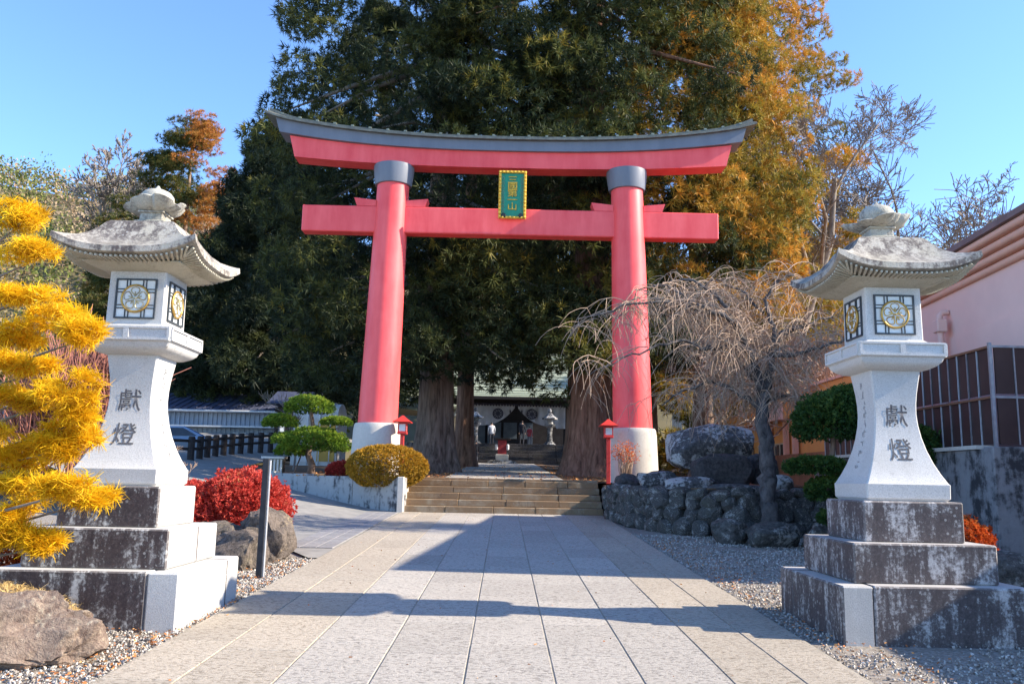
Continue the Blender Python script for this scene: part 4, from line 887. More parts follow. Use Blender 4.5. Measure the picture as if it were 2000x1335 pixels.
# ------------------------------------------------------------------ far visitors
def person(label, x, y, z, h, top, legs, facing=0.0, arm=0.12, stride=0.08):
    t = thing('person', label, 'person', (x, y, z), facing, 'visitors at the shrine')
    k = h/1.7; me = bpy.data.meshes.new('body')
    V = [(0, 0, .90), (0, 0, 1.12), (0, .01, 1.36), (0, 0, 1.48), (0, -.02, 1.58), (0, -.02, 1.68),
         (-.10, 0, .86), (-.11, -stride, .48), (-.11, stride*.6, .08), (-.11, stride*.6-.14, .03), (.10, 0, .86), (.11, stride, .48), (.11, stride*1.1, .08), (.11, stride*1.1-.14, .03),
         (-.19, 0, 1.38), (-.24, .02, 1.10), (-.22, -arm, .86), (-.21, -arm-.05, .76), (.19, 0, 1.38), (.24, .02, 1.10), (.22, -arm, .86), (.21, -arm-.05, .76)]
    E = [(0, 1), (1, 2), (2, 3), (3, 4), (4, 5), (0, 6), (6, 7), (7, 8), (8, 9), (0, 10), (10, 11), (11, 12), (12, 13), (2, 14), (14, 15), (15, 16), (16, 17), (2, 18), (18, 19), (19, 20), (20, 21)]
    rad = [.15, .135, .15, .055, .085, .06, .085, .062, .045, .04, .085, .062, .045, .04, .065, .048, .035, .032, .065, .048, .035, .032]
    me.from_pydata([tuple(c*k for c in v) for v in V], E, []); o = link('body', me, t)
    sk = o.modifiers.new('skin', 'SKIN'); 
    for i, r in enumerate(rad): me.skin_vertices[0].data[i].radius = (r*k, r*k*.85); me.skin_vertices[0].data[i].use_root = (i == 0)
    o.modifiers.new('sub', 'SUBSURF').levels = 1; o.modifiers['sub'].render_levels = 1
    bpy.context.view_layer.update(); m2 = bpy.data.meshes.new_from_object(o.evaluated_get(bpy.context.evaluated_depsgraph_get()))
    o.modifiers.clear(); o.data = m2
    m2.materials.clear()
    for q in (top, legs, 'skin', 'hair'): m2.materials.append(M[q])
    for p in m2.polygons:
        c = p.center/k; p.use_smooth = True
        p.material_index = 3 if (c.z < .07 or c.z > 1.66 or (c.z > 1.54 and c.y > .0)) else 2 if (c.z > 1.46 or (abs(c.x) > .16 and c.z < .85)) else 0 if c.z > .84 else 1
    return t
person('person in dark coat standing on the shrine steps', 1.15, 58.3, 3.8, 1.68, 'cloth_dark', 'cloth_dark', 3.0)
person('person in white jacket and dark trousers facing the hall', -.95, 60.0, 3.8, 1.66, 'cloth_white', 'cloth_dark', 3.3)
person('person in red top near the offertory box', 1.75, 61.0, 3.8, 1.5, 'cloth_red', 'cloth_grey', 2.6)
person('child in dark clothes standing below the hall steps', -1.75, 52.2, 2.45, 1.35, 'cloth_dark', 'cloth_grey', 3.4)

# ------------------------------------------------------------------ rocks
def boulder(label, loc, size, mt, seed, sub=4, rough=.22, rz=0, flat=0.7, freq=1.1, pw=.72):
    me = rock_mesh(seed, size, sub, rough, flat, freq, pw); me.materials.append(M[mt])
    o = link('boulder', me); o.location = loc; o.rotation_euler = (0, 0, rz); return tag(o, label, 'rock')
boulder('largest flat-topped pale lichened boulder on the bank right of the steps', (4.86, 20.2, 2.25), (1.02, .60, .62), 'rock', 61, rough=.12, freq=1.3, pw=.42)
boulder('dark rounded boulder in front of the largest bank boulder', (4.85, 18.95, 1.72), (.66, .45, .46), 'rock_dark', 5)
boulder('sloping grey boulder at left end of the bank by the footing', (3.55, 19.6, 1.50), (.55, .4, .27), 'rock', 8)
boulder('small blocky dark rock at the head of the stone wall', (3.0, 20.9, 1.50), (.30, .28, .2), 'rock_dark', 9)
boulder('flat grey slab rock lying on the bank edge', (3.95, 18.35, 1.46), (.52, .3, .18), 'rock', 12)
boulder('dark rock wedged right of the rounded boulder', (5.75, 19.3, 1.78), (.38, .34, .40), 'rock_dark', 13)
boulder('small rock beside the cherry trunk on the bank', (5.85, 18.4, 1.50), (.30, .28, .22), 'rock', 14)
boulder('long low flat rock on top of the stone wall', (4.85, 17.75, 1.40), (.60, .28, .10), 'rock', 15)
for i, (x, y, sx, lb) in enumerate(((4.15, 15.9, .34, 'low mossy rock nearest the paving below the stone wall'), (4.85, 15.5, .46, 'pale spotted rock in the row below the stone wall'), (5.7, 15.25, .46, 'dark rock under the pruned pine below the wall'), (6.5, 15.3, .42, 'rock at far right of the row below the wall'))):
    boulder(lb, (x, y, low(y)+.14), (sx, .32, .28), 'stone_wall', 30+i)
boulder('big tan rock in the left corner before the lantern', (-3.50, 6.32, .30), (.58, .36, .34), 'rock_tan', 41, sub=5, rough=.36, freq=2.0, flat=.8, rz=.3)
boulder('small tan rock at the left picture edge', (-4.35, 6.0, .30), (.36, .3, .26), 'rock_tan', 42, rough=.26, freq=1.6)
boulder('dark lava rock under the red azalea by the road', (-3.30, 12.3, .60), (.36, .45, .42), 'rock_lava', 43, rough=.3, freq=1.7)
boulder('low lava rock between azalea and steel post', (-3.45, 11.35, .48), (.38, .35, .30), 'rock_lava', 44, rough=.3, freq=1.7)
boulder('lava rock behind the lantern base under the azalea', (-3.95, 12.0, .50), (.45, .35, .34), 'rock_lava', 45, rough=.3, freq=1.7)
boulder('mossy rock behind right lantern base at picture edge', (5.75, 9.95, .48), (.32, .30, .30), 'stone_wall', 46)
boulder('brown rock at the right picture edge by the wall', (6.25, 10.2, .40), (.30, .3, .24), 'rock_tan', 47)

# ------------------------------------------------------------------ foliage builders
def pad_points(rng, c, r, n, shell=0.35, bottom=-0.5):
    d = dirs(rng, int(n*1.7)); d = d[d[:, 2] > bottom][:n]
    rad = 1-shell*rng.random(len(d))**1.5
    return np.asarray(c)+d*rad[:, None]*np.asarray(r), unit(d/np.asarray(r))
def trunk(name, base, H, r, mt, parent, rng, flare=1.6, fl_h=1.6, n=28, wob=.10, lean=(0, 0)):
    ph = rng.random(6)*6.28; rings = []
    for z in [-.4, 0, .15, .35, .7, 1.1, fl_h, 2.4, 4, 6, 9, H*.5, H*.7, H*.85, H]:
        f = 1+(flare-1)*math.exp(-max(z, 0)/fl_h*1.9); rr = r*f*(1-.75*max(0, z)/H); ring = []
        for j in range(n):
            a = 2*math.pi*j/n; q = 1+wob*(math.sin(5*a+ph[0])+.7*math.sin(9*a+ph[1]+z*.15)+.5*math.sin(3*a+ph[2]))*(.35+.65*math.exp(-max(z, 0)/2.5))
            ring.append((rr*q*math.cos(a)+lean[0]*z, rr*q*math.sin(a)+lean[1]*z, z))
        rings.append(ring)
    return MB().rings(rings).build(name, mt, parent, 60)
CED = [needles(np.random.default_rng(100+i), 14, .26, .040, 1.4) for i in range(7)]
def cedar(label, x, y, z, H, r, z0, R, nb, tint, seed, prof=None, bark='bark', nt=60, name='cedar_tree', leaf='cedar', bs=(.62, 1.15), lean=(0, 0), front=True, ts=1.0, ymin=26.6, zmax=25.0):
    rng = np.random.default_rng(seed); t = thing(name, label, 'tree', (x, y, z), 0, 'tall evergreens around the shrine')
    trunk('trunk', None, H, r, bark, t, rng, lean=lean)
    prof = prof or [(0, .62), (.12, .95), (.35, 1), (.65, .85), (.85, .55), (1, .15)]
    P = []; N = []; S = []; T = []; limbs = MB(); cnt = 0; tries = 0; nb = int(nb*1.75)
    while cnt < nb and tries < nb*4:
        tries += 1; h = rng.random()**.95; rad = R*float(np.interp(h, [p[0] for p in prof], [p[1] for p in prof]))
        a = rng.random()*2*math.pi
        if front and math.sin(a) > .35 and rng.random() < .8: continue
        q = rad*(.45+.55*rng.random()**.6)
        if tries % 4 == 0: a = -math.pi/2+rng.normal(0, .7); q = rad*rng.uniform(.22, .62)
        zc = z0-z+(H-(z0-z))*h; c = np.array([q*math.cos(a)+lean[0]*zc, q*math.sin(a)+lean[1]*zc, zc-.12*q])
        if y+c[1] < ymin or z+c[2] > zmax*y/31+2: continue
        br = rng.uniform(*bs)*(1-.35*h*h); rv = br*rng.uniform(.62, .95)
        p, n = pad_points(rng, c, (br, br, rv), nt, .40, -.75)
        P.append(p); N.append(n+np.array([math.cos(a)*.45, math.sin(a)*.45, -.45])); S.append(rng.uniform(.7, 1.25, len(p))*ts*(br/.9)**.6)
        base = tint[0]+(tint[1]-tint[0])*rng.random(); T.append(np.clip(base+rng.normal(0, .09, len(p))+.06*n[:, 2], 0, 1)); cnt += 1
        if cnt % 6 == 0:
            z1 = zc+.35*q+rng.uniform(-.6, .4); mid = c*.5+np.array([0, 0, .5*z1-.5*c[2]+.35*rng.random()])
            limbs.tube([(lean[0]*z1, lean[1]*z1, z1), tuple(mid*np.array([1, 1, 0])+np.array([0, 0, (z1+c[2])/2+.15*q*rng.uniform(-.5, 1)])), tuple(c)], [.07+.012*q, .05+.006*q, .02], 6)
    scatter('crown', CED, np.concatenate(P), np.concatenate(N), np.concatenate(S), np.concatenate(T), leaf, t, rng)
    tag(limbs.build('limbs', 'branch_grey' if bark == 'bark' else 'bark_red', t, True), kind='stuff')
    return t
cedar('giant cedar with grey fluted trunk left of the steps', -2.55, 31, terr(31), 31, .66, 5.0, 6.8, 225, (.10, .48), 1, bark='bark')
cedar('giant cedar with reddish fluted trunk right of the steps', 3.0, 30, terr(30), 31, .74, 5.7, 5.9, 200, (.20, .62), 2, bark='bark_red')
cedar('dark cedar behind the warehouse and left pillar', -16.5, 60, 3.0, 24.5, .55, 6.0, 6.6, 150, (.05, .34), 3, prof=[(0, .9), (.3, 1), (.6, .85), (.85, .5), (1, .1)], bs=(.9, 1.5), ts=1.6, nt=60)
cedar('second cedar behind left giant with sunlit reddish trunk', -1.9, 40, terr(40), 27, .42, 6.0, 4.6, 85, (.12, .42), 4, bark='bark_red', nt=55)
cedar('second cedar behind right giant near shrine hall', 3.3, 39.5, terr(40), 26, .45, 6.2, 4.2, 75, (.25, .60), 5, bark='bark_red', nt=55)
cedar('bronze cedar with narrow trunk behind the big boulder', 7.2, 31, terr(31), 20, .36, 7.2, 3.9, 110, (.66, .98), 6, bark='bark')
cedar('tall cedar far behind the middle of the torii', 3.5, 84, 8, 34, .6, 12, 9, 70, (.30, .65), 7, bs=(1.4, 2.4), ts=2.4, nt=50)
cedar('rusty cedar at right end of the grove', 13.6, 43, 2, 31, .5, 6, 5.3, 120, (.60, 1.0), 8, bs=(.6, 1.1))
cedar('dark cedar filling the grove behind left pillar', -7.5, 47, 2.2, 27, .5, 5.6, 5.6, 140, (.06, .38), 9, nt=62, ts=1.35)
cedar('golden green cedar behind right pillar', 8.9, 39, 2, 30, .5, 6, 5.4, 125, (.52, .92), 10)
cedar('low golden evergreen behind the cherry', 12.2, 37, 1.9, 11, .3, 2.6, 3.0, 60, (.48, .85), 11, name='evergreen_tree', bs=(.5, .9))
cedar('low bright evergreen between right pillar and narrow trunk', 6.1, 35, 1.85, 6.5, .2, 2.0, 1.9, 40, (.50, .9), 12, name='evergreen_tree', bs=(.45, .8))
cedar('dark cedar far left of the grove behind warehouse', -22, 68, 4.0, 17, .5, 5, 6.5, 80, (.02, .30), 13, bs=(1.1, 1.7), ts=1.9, nt=50, prof=[(0, .9), (.4, 1), (.8, .6), (1, .2)])

# ------------------------------------------------------------------ bare trees
def grow(out, rng, p, d, L, r, lev, maxlev, up=.15, kids=(3, 5), ratio=(.55, .8), wander=.25, spread=(.4, .9), segs=5):
    pts = [np.array(p, float)]; d = unit(np.array(d, float)); rads = [r]
    for k in range(segs):
        d = unit(d+rng.normal(0, wander/ (1.5 if lev == 0 else 1), 3)*.6+np.array([0, 0, up])); pts.append(pts[-1]+d*L/segs); rads.append(r*(1-.62*(k+1)/segs))
    out.append((pts, rads, lev))
    if lev >= maxlev: return
    for k in range(rng.integers(kids[0], kids[1]+1)):
        t = rng.uniform(.3, 1.0); i = min(int(t*segs), segs-1); q = pts[i]+(pts[i+1]-pts[i])*(t*segs-i); ax = unit(rng.normal(size=3))
        nd = unit(unit(pts[i+1]-pts[i])+ax*math.tan(rng.uniform(*spread))*.8)
        grow(out, rng, q, nd, L*rng.uniform(*ratio)*(1.1-.35*t), rads[i]*rng.uniform(.45, .65), lev+1, maxlev, up, kids, ratio, wander, spread, max(3, segs-1))
def bare_tree(label, base, dr, L, r, seed, maxlev=4, mt='branch_grey', tw='twig_grey', name='bare_tree', cat='tree', minr=.012, **kw):
    rng = np.random.default_rng(seed); out = []; grow(out, rng, (0, 0, 0), dr, L, r, 0, maxlev, **kw)
    t = thing(name, label, cat, base); a = MB(); b = MB()
    for pts, rads, lev in out:
        (a if lev < 2 else b).tube(pts, [max(q, minr) for q in rads], 7 if lev < 2 else 3, cap=False)
    a.build('trunk', mt, t, True); b.build('twigs', tw, t); return t
bare_tree('bare tree alone against the sky at left', (-44, 90, 13), (.05, 0, 1), 20, .42, 3, 5, kids=(4, 6), ratio=(.42, .6), up=.03, wander=.25, minr=.04)
bare_tree('thin bare tree below the left pine', (-34.5, 78, 9), (0, 0, 1), 15, .25, 6, 4, tw='twig', kids=(4, 6), ratio=(.42, .6), up=.05, minr=.038)
bare_tree('second thin bare tree below the left pine', (-31, 76, 9), (.05, 0, 1), 14, .22, 7, 4, tw='twig', kids=(4, 6), ratio=(.42, .6), up=.05, minr=.038)
bare_tree('broad bare tree above the right lantern roof', (23.3, 50, 2), (.10, 0, 1), 15, .40, 12, 5, mt='branch_grey', kids=(4, 6), ratio=(.52, .74), up=.02, spread=(.5, 1.0), wander=.3, minr=.022, segs=7)
bare_tree('bare tree leaning over the pink roof', (29.5, 55, 2), (.10, 0, 1), 17, .36, 15, 5, kids=(4, 5), ratio=(.48, .66), up=.02, spread=(.55, 1.1), wander=.32, minr=.024, segs=7)
bare_tree('slim bare tree left of the broad bare tree', (20.3, 47, 2), (.10, 0, 1), 14, .30, 31, 5, kids=(4, 5), ratio=(.45, .65), up=.03, spread=(.5, 1.0), wander=.28, minr=.02, segs=6)
bare_tree('pale bare tree leaning right behind the cherry', (9.8, 34.5, 1.9), (.38, 0, 1), 12.5, .26, 17, 5, kids=(4, 6), ratio=(.42, .62), up=.04, wander=.22, spread=(.45, 1.0), minr=.010)
bare_tree('upright pale bare tree beside the rusty cedar', (11.9, 36, 1.9), (.06, 0, 1), 13, .25, 19, 5, kids=(4, 6), ratio=(.38, .58), up=.04, wander=.2, spread=(.45, 1.0), minr=.010)
bare_tree('bare reddish shrub behind left lantern', (-5.35, 10.6, .3), (0, 0, 1), 1.4, .035, 23, 3, 'twig_red', 'twig_red', 'bare_shrub', 'shrub', .006, kids=(9, 11), ratio=(.7, 1.0), spread=(.25, .7), wander=.15, up=.10)
bare_tree('tangled bare shrub behind golden conifer', (-6.1, 11.0, .3), (0, 0, 1), 1.2, .035, 24, 3, 'twig_red', 'twig_red', 'bare_shrub', 'shrub', .006, kids=(9, 11), ratio=(.7, 1.0), spread=(.25, .8), wander=.2, up=.08)
bare_tree('pale twiggy shrub right of left lantern shaft', (-6.05, 15.6, .75), (0, 0, 1), .7, .025, 25, 4, 'twig_grey', 'twig', 'bare_shrub', 'shrub', .004, kids=(4, 5), ratio=(.55, .8), spread=(.3, .9), wander=.3, up=.06)
bare_tree('slender bare shrub behind pruned pine', (-7.35, 30.0, 1.6), (0, 0, 1), 1.5, .04, 27, 4, 'twig_grey', 'twig_grey', 'bare_shrub', 'shrub', .007, kids=(3, 5), ratio=(.6, .95), spread=(.25, .8), wander=.22, up=.12)

# weeping cherry
ch = thing('weeping_cherry', 'leafless weeping cherry with dark gnarled trunk on the bank', 'tree', (5.17, 17.0, .85))
def cp(px, py, dy=0): return np.array([(px-990)/97.0-5.17, dy, 1.5+(947-py)/98.0-.85])
limbs = [([(1497, 1010), (1497, 960), (1500, 910), (1492, 850), (1490, 800), (1490, 768)], 0, 0, .17, .125),
 ([(1490, 770), (1477, 722), (1452, 674), (1438, 642), (1398, 618), (1352, 604)], 0, -.5, .10, .03),
 ([(1452, 676), (1402, 684), (1372, 692), (1330, 676), (1278, 690), (1205, 716), (1140, 756)], -.1, -1.0, .055, .008),
 ([(1494, 768), (1514, 700), (1521, 668), (1548, 640), (1592, 624), (1650, 606)], 0, .4, .10, .025),
 ([(1518, 692), (1560, 690), (1604, 680), (1652, 656)], .1, -.6, .05, .02),
 ([(1521, 668), (1519, 620), (1510, 572), (1545, 528), (1580, 515)], .1, .6, .055, .018),
 ([(1485, 800), (1440, 764), (1400, 742), (1352, 758), (1310, 790)], 0, .9, .05, .014),
 ([(1438, 642), (1430, 600), (1400, 560), (1356, 532), (1310, 540)], -.1, .5, .05, .016),
 ([(1400, 620), (1300, 598), (1210, 612), (1126, 644), (1108, 680)], -.3, -.9, .032, .007),
 ([(1500, 790), (1530, 770), (1562, 768), (1590, 780)], .1, .8, .04, .012),
 ([(1352, 604), (1300, 560), (1250, 570), (1210, 620)], -.5, .2, .025, .010),
 ([(1510, 600), (1470, 545), (1430, 520), (1380, 540)], .4, 1.2, .035, .012),
 ([(1480, 740), (1462, 700), (1470, 640), (1450, 580), (1470, 530)], .2, 1.4, .05, .014)]
tr = MB(); rc = np.random.default_rng(77); lp = []
for pts, y0, y1, r0, r1 in limbs:
    q = [cp(px, py, y0+(y1-y0)*k/(len(pts)-1)) for k, (px, py) in enumerate(pts)]
    fine = []
    for k in range(len(q)-1):
        for s in range(4): fine.append(q[k]+(q[k+1]-q[k])*s/4+(rc.normal(0, .022, 3) if (k or s) else 0))
    fine.append(q[-1]); rad = np.linspace(r0, r1, len(fine)); tr.tube(fine, list(rad*(1+.10*rc.normal(size=len(fine)))), 9)
    if r0 < .15: lp.append(fine)
tr.lathe([(.20, -.3), (.21, .0), (.185, .12), (.17, .3)], 9, tuple(cp(1497, 1010))); tr.build('trunk', 'bark_cherry', ch, True)
tw = MB(); allp = np.concatenate([np.array(f) for f in lp]); allp = allp[allp[:, 2] > 2.4]
for k in range(460):                                      # secondary arching branches, each hung with threads
    p0 = allp[rc.integers(len(allp))]+rc.normal(0, .03, 3); a = rc.random()*6.28; d = np.array([math.cos(a), math.sin(a)*.8, rc.uniform(.1, .9)])
    if d[1] < 0 and rc.random() < .55: continue
    if p0[0] < -2.0 and rc.random() < .72: continue
    L = rc.uniform(.5, 1.35); pts = [p0]
    for s in range(7): d = unit(d+np.array([0, 0, -.20])+rc.normal(0, .10, 3)); pts.append(pts[-1]+d*L/7)
    tw.tube(pts, list(np.linspace(.013, .005, 8)), 4, cap=False)
    for m in range(rc.integers(7, 12)):
        q = pts[rc.integers(2, 8)]; a2 = rc.random()*6.28; d2 = np.array([math.cos(a2)*.7, math.sin(a2)*.7, rc.uniform(-.4, .4)]); L2 = rc.uniform(.35, 1.0); p2 = [q]
        for s in range(5): d2 = unit(d2+np.array([0, 0, -.30])+rc.normal(0, .10, 3)); p2.append(p2[-1]+d2*L2/5)
        tw.tube(p2, [.0052, .005, .0047, .0044, .004, .0035], 3, cap=False)
tw.build('twigs', 'twig', ch)
# a second, bushier bare thicket behind it
th = [('bare brown thicket right of the narrow cedar trunk', 8.3, 27), ('bare brown thicket behind right lantern shaft', 10.0, 27.5), ('bare brown thicket behind cherry crown', 7.0, 28.5)]
for k, (lb, x, y) in enumerate(th):
    bare_tree(lb, (x, y, 1.5), (0, 0, 1), 3.2, .08, 50+k, 4, 'bark_red', 'twig', 'bare_tree', 'tree', .010, kids=(6, 8), ratio=(.55, .8), spread=(.4, 1.0), wander=.3, up=.02)

# ------------------------------------------------------------------ shrubs
SM = [needles(np.random.default_rng(200+i), 5, 1.0, .55, 1.1) for i in range(5)]
def shrub(name, label, loc, pads, n, size, mt, tint, seed, twigs='twig_grey', cat='shrub', bottom=-.6, shell=.25, group=None, stems=None, lump=.22):
    rng = np.random.default_rng(seed); t = thing(name, label, cat, loc, 0, group); P = []; N = []; tot = sum((r[0]*r[1]+r[0]*r[2]) for c, r in pads)
    for c, r in pads:
        p, q = pad_points(rng, c, r, int(n*(r[0]*r[1]+r[0]*r[2])/tot), shell, bottom)
        bmp = np.array([mnoise.noise(Vector(v*6/max(r))) for v in (p-np.asarray(c))])
        P.append(np.asarray(c)+(p-np.asarray(c))*(1+lump*bmp)[:, None]); N.append(q)
    P = np.concatenate(P); N = np.concatenate(N); k = len(P)
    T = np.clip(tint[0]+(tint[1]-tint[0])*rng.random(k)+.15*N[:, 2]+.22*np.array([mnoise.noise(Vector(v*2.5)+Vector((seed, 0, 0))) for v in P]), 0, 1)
    scatter('foliage', SM, P, N+rng.normal(0, .45, (k, 3)), rng.uniform(.7, 1.3, k)*size, T, mt, t, rng)
    mb = MB()
    if stems: 
        for pts, r0, r1 in stems: mb.tube(pts, list(np.linspace(r0, r1, len(pts))), 8)
    else:
        for c, r in pads:
            for j in range(14):
                a = rng.random()*6.28; e = np.asarray(c)+np.array([math.cos(a)*r[0]*.8*rng.random(), math.sin(a)*r[1]*.8*rng.random(), r[2]*.7*rng.random()]); s0 = np.array([c[0]*.6+rng.normal(0, .05), c[1]*.6+rng.normal(0, .05), 0])
                mb.tube([s0, (s0+e)/2+rng.normal(0, .05, 3), e], [.018, .012, .006], 4)
    mb.build('stems', twigs, t, True); return t
shrub('clipped_bush', 'clipped golden oval bush beside the steps', (-3.12, 22.85, 1.38), [((0, 0, .38), (1.08, .85, .58))], 9000, .050, 'gold_bush', (.25, .8), 301, shell=.10, bottom=-.85, lump=.05)
shrub('azalea_bush', 'bright red azalea bush behind left lantern', (-4.15, 13.5, .42), [((.10, 0, .56), (.74, .75, .58)), ((-.75, -.2, .48), (.7, .7, .48)), ((.05, .2, .70), (.55, .5, .42))], 15000, .046, 'azalea', (.2, .75), 302, 'twig_red', shell=.35)
shrub('azalea_bush', 'small dull red azalea between pruned pine and golden bush', (-4.75, 25.0, 1.42), [((0, 0, .20), (.42, .36, .30))], 2600, .045, 'azalea', (.0, .5), 303, 'twig_red')
shrub('azalea_bush', 'orange red azalea behind right lantern base', (5.72, 10.9, .3), [((0, 0, .42), (.42, .42, .44))], 5000, .036, 'orange_bush', (.2, .8), 304, 'twig_red', shell=.12)
shrub('azalea_bush', 'small orange azalea at left edge behind lantern steps', (-4.75, 8.2, .25), [((0, 0, .45), (.3, .3, .35))], 1800, .04, 'orange_bush', (.2, .8), 305, 'twig_red')
shrub('yellow_shrub', 'small yellow shrub behind the red azalea', (-5.6, 17.5, .5), [((0, 0, .40), (.28, .25, .30))], 900, .06, 'gold_leaf', (.2, .8), 306)
shrub('twig_shrub', 'fan shaped bare shrub with rusty tips before right footing', (3.28, 23.1, 1.4), [((0, 0, .85), (.40, .36, .36)), ((.05, 0, .75), (.34, .3, .3)), ((-.1, 0, .9), (.3, .3, .3))], 520, .032, 'orange_bush', (.5, 1.0), 307, 'twig', shell=.7)
nst = [([(0, 0, 0), (.05, 0, .35), (-.1, 0, .7), (.05, 0, 1.1), (.0, 0, 1.6), (-.1, 0, 2.1)], .13, .05), ([(-.05, 0, .6), (-.45, 0, 1.0), (-.85, 0, 1.5)], .05, .025), ([(0, 0, 1.1), (.4, 0, 1.3), (.75, 0, 1.5)], .04, .02), ([(-.55, -.1, -.1), (-.35, 0, .5), (-.15, 0, 1.1)], .025, .02)]
shrub('pruned_pine', 'cloud pruned bright green garden tree behind the retaining wall', (-5.95, 26.4, 1.45), [((.10, -.1, .98), (1.02, .8, .50)), ((-.15, 0, 2.10), (.72, .6, .38)), ((-1.0, 0, 1.62), (.52, .45, .28)), ((.72, 0, 1.68), (.46, .4, .17)), ((-.8, -.1, 1.10), (.40, .4, .22)), ((-.65, 0, .75), (.45, .4, .25))], 11000, .062, 'box_green', (.15, .75), 308, 'bark', 'tree', shell=.18, bottom=-.35, stems=nst)
rst = [([(.1, 0, -.6), (.05, 0, 0), (.15, 0, .6), (0, 0, 1.2), (.1, 0, 1.9)], .09, .04), ([(.1, 0, .6), (-.3, 0, .8)], .04, .02)]
shrub('pruned_pine', 'dark green pruned pine left of right lantern shaft', (5.55, 14.5, .75), [((.10, 0, 1.82), (.72, .6, .52)), ((.35, .1, 2.05), (.45, .5, .42)), ((-.30, -.05, 1.06), (.52, .4, .17)), ((-.02, -.1, .66), (.46, .4, .24)), ((.5, 0, .95), (.45, .4, .2)), ((.05, -.1, .22), (.35, .3, .16)), ((1.55, .3, 1.35), (.45, .4, .5))], 13000, .058, 'pine', (.2, .75), 309, 'bark', 'tree', shell=.30, bottom=-.6, stems=rst)

# golden thread conifer at the left edge
yc = thing('golden_conifer', 'bright golden thread leaf conifer at the left edge', 'tree', (-4.75, 6.9, .1)); ry = np.random.default_rng(55)
YT = [tuft(np.random.default_rng(400+i), 7, .125, .0085, .95, .55, 1 if i % 2 else 2) for i in range(6)]
pads = [(0, 402, 52), (22, 482, 54), (34, 556, 52), (90, 612, 52), (18, 645, 46), (138, 645, 40), (72, 706, 46), (128, 752, 50), (162, 802, 46), (32, 768, 46), (96, 866, 48), (158, 848, 42), (20, 890, 46), (60, 936, 44), (144, 942, 48), (188, 964, 34), (30, 998, 46), (84, 1034, 42), (110, 1050, 32), (6, 1046, 38), (-30, 700, 50), (-30, 840, 50)]
P = []; N = []; T = []; lim = MB()
lim.tube([(-.15, 0, 0), (-.2, .0, .9), (-.1, .05, 1.7), (-.2, .05, 2.6), (-.1, 0, 3.4)], [.09, .08, .06, .045, .02], 8)
for k, (px, py, pr_) in enumerate(pads):
    Y = 6.55+ry.uniform(-.35, .30); sc_ = 1660.0/(Y*.985); c = np.array([(px-24-983+.02*(py-930))/sc_+.006*Y+4.75, Y-6.9, 1.5+(915-py)/sc_-.1]); r = pr_/sc_
    for j in range(4):
        cj = c+np.array([ry.uniform(-.75, .75)*r, ry.uniform(-.6, .6)*r, ry.uniform(-.42, .30)*r]); rj = r*ry.uniform(.45, .78)
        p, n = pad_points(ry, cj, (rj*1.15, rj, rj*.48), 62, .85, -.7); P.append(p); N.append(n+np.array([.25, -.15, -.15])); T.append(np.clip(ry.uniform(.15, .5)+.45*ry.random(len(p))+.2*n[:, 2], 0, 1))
    zt = max(.2, c[2]-.25-.25*ry.random()); lim.tube([(-.15, .15, zt-.15), tuple((c+np.array([-.15, .3, zt-.1]))/2+ry.normal(0, .03, 3)), tuple(c+np.array([0, .05, -r*.35]))], [.026, .015, .005], 6)
P = np.concatenate(P); N = np.concatenate(N); T = np.concatenate(T)
scatter('foliage', YT, P, N, ry.uniform(.7, 1.5, len(P)), T, 'gold_leaf', yc, ry); lim.build('trunk', 'branch_grey', yc, True)
# left pine with orange creeper
rng = np.random.default_rng(91); pn = thing('layered_pine', 'layered pine with orange foliage on one side against the sky', 'tree', (-29.5, 75, 8))
trunk('trunk', None, 26, .35, 'bark', pn, rng)
P = []; N = []; S = []; T = []
for k in range(95):
    h = rng.random()**.8; z = 7+19*h; w = (7.0*(1-h)**.6+.7); xo = rng.uniform(-1, .75); c = (xo*w, rng.uniform(-.5, .5)*w, z+.4*xo)
    p, n = pad_points(rng, c, (1.6, 1.2, .5), 80, .7, -.9); P.append(p); N.append(n); S.append(rng.uniform(1.0, 1.7, len(p))); T.append(np.clip((.12 if xo < -.05+.3*h else .72)+rng.normal(0, .12, len(p)), 0, 1))
scatter('crown', CED, np.concatenate(P), np.concatenate(N), np.concatenate(S), np.concatenate(T), 'autumn', pn, rng)
cedar('rusty round tree behind right lantern finial', 25, 62, 3, 14, .3, 6, 4.0, 50, (.6, 1.0), 95, name='autumn_tree', leaf='autumn', bs=(.8, 1.3), ts=1.4, nt=45)
cedar('dark pine tree behind left lantern finial', -36.5, 80, 9, 15, .3, 10, 4.5, 45, (.0, .3), 96, name='pine_tree', leaf='autumn', bs=(.9, 1.6), ts=1.9, nt=40)

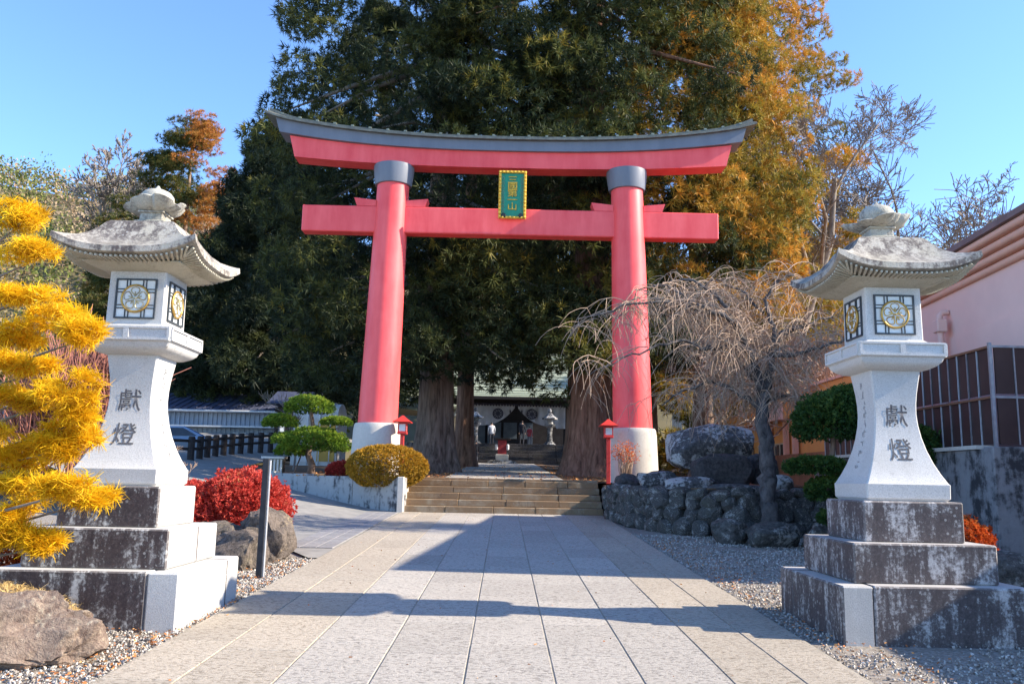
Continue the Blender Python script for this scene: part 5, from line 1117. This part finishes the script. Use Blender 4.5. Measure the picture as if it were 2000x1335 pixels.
# ------------------------------------------------------------------ wooded hills behind
def hz(x, y):
    s = sstep((y-64)/80); return 1.6+s*(((32+.19*min(-x, 110)) if x < 0 else (24+.16*min(x, 110)))+3*mnoise.noise(Vector((x*.03, y*.03, 0))))+(1.6*mnoise.noise(Vector((x*.09, y*.09, 4)))*s)-max(0, y-150)*.25
sheet('hills', [[(x, y, hz(x, y)) for x in np.arange(-260, 261, 8)] for y in np.arange(62, 300, 6)], 'hill_ground')
rng = np.random.default_rng(66); P = []; N = []; S = []; T = []
HL = [card(rng, 1.0, .9), card(rng, 1.2, .7)]
for k in range(900):
    y = rng.uniform(66, 150); x = y*(rng.uniform(-.68, -.22) if k % 5 < 3 else rng.uniform(.34, .70))
    r = rng.uniform(1.6, 3.4); c = (x, y, hz(x, y)+r*.8); p, n = pad_points(rng, c, (r, r, r*rng.uniform(.8, 1.5)), 100, .7, -.5)
    P.append(p); N.append(n+rng.normal(0, .6, n.shape)); S.append(rng.uniform(.2, .42, len(p))); b = rng.choice([.1, .3, .4, .62, .75, .85, .95], p=[.12, .22, .18, .16, .14, .12, .06]); T.append(np.clip(b+rng.normal(0, .06, len(p)), 0, 1))
tag(scatter('hill_forest', HL, np.concatenate(P), np.concatenate(N), np.concatenate(S), np.concatenate(T), 'hill_leaf', None, rng), 'mixed winter forest covering the hillside behind', 'forest', kind='stuff')

# ------------------------------------------------------------------ gravel, fallen leaves, dry grass
rng = np.random.default_rng(8)
oct_v = np.array([(1, 0, 0), (-1, 0, 0), (0, 1, 0), (0, -1, 0), (0, 0, .7), (0, 0, -.7)], float); oct_f = np.array([(0, 2, 4), (2, 1, 4), (1, 3, 4), (3, 0, 4), (2, 0, 5), (3, 1, 5)])
GT = [(oct_v*np.array([1, rng.uniform(.6, .9), rng.uniform(.7, 1)])+rng.normal(0, .12, oct_v.shape), oct_f) for _ in range(5)]
def inbase(x, y, m=.80): return (np.abs(x+3.54) < m) & (np.abs(y-8.23) < m) | (np.abs(x-3.70) < m) & (np.abs(y-8.23) < m)
n1, n2 = 20000, 25000
x = np.concatenate([-2.64-rng.random(n1)**1.15*2.2, 2.60+rng.random(n2)**1.1*4.8]); y = np.concatenate([4.6+rng.random(n1)*7.9, 4.6+rng.random(n2)**1.1*12.6])
keep = ~inbase(x, y); 
for k in range(2):
    nz = np.array([mnoise.noise(Vector((a*1.3, b*1.3, 2))) for a, b in zip(x, y)]) if k == 0 else nz
keep &= (nz+rng.random(len(x))*.8 > .15); x, y = x[keep], y[keep]; k = len(x)
Pg = np.stack([x, y, low(y)-.022+rng.random(k)*.008], 1)
tag(scatter('gravel', GT, Pg, dirs(rng, k), rng.uniform(.007, .016, k)*(1+.035*y), np.clip(rng.normal(.58, .22, k), 0, 1), 'gravel', None, rng), 'white grey crushed gravel beside the paving', 'gravel', kind='stuff')
LT = [card(rng, 1, .55)]
n = 2600; side = rng.random(n) < .62
x = np.where(side, -2.62-np.abs(rng.normal(0, .35, n))-.0, 2.62+np.abs(rng.normal(0, .45, n))); y = np.where(side, 5+rng.random(n)**1.6*7, 5+rng.random(n)*11)
k2 = ~inbase(x, y, .84); x, y = x[k2], y[k2]; n = len(x)
xs_, ys_ = rng.uniform(-2.5, 2.5, 160), rng.uniform(5, 22, 160); x = np.concatenate([x, xs_]); y = np.concatenate([y, ys_]); n += 160
x2 = rng.uniform(-6, 7, 3600); x2 = np.where(np.abs(x2) < 1.7, x2*3.2, x2); y2 = 24.2+rng.random(3600)**1.3*22; zz = np.array([terr(v) for v in y2])
Pl = np.concatenate([np.stack([x, y, low(y)+.013], 1), np.stack([x2, y2, zz+.03], 1)]); nn = len(Pl)
Nl = unit(np.stack([rng.normal(size=nn), rng.normal(size=nn), rng.normal(0, .18, nn)], 1))
tag(scatter('fallen_leaves', LT, Pl, Nl, np.concatenate([rng.uniform(.010, .028, n), rng.uniform(.03, .08, 3600)]), rng.random(nn), 'leaf_litter', None, rng), 'dry orange leaf litter along the paving and under the cedars', 'leaf litter', kind='stuff')
tag(MB().rings([[(-3.95+r*.75*math.cos(a), 6.86+r*.42*math.sin(a), z) for a in np.linspace(0, 2*math.pi, 20, endpoint=False)] for r, z in ((1.0, .12), (.85, .42), (.55, .56), (.1, .60))]).build('soil_mound', 'soil', smooth=True), kind='structure')
GR = [tuft(np.random.default_rng(600+i), 7, 1.0, .05, 1.2, .6) for i in range(4)]
n = 900; a = rng.random(n)*6.28; q = np.sqrt(rng.random(n)); Pd = np.stack([-3.95+q*.66*np.cos(a), 6.84+q*.36*np.sin(a), .60-.2*q**2], 1)
tag(scatter('dry_grass', GR, Pd, np.tile([0, 0, 1.0], (n, 1))+rng.normal(0, .4, (n, 3)), rng.uniform(.07, .14, n), rng.random(n), 'dry_grass', None, rng), 'straw coloured dry grass behind the tan rock', 'grass', kind='stuff')
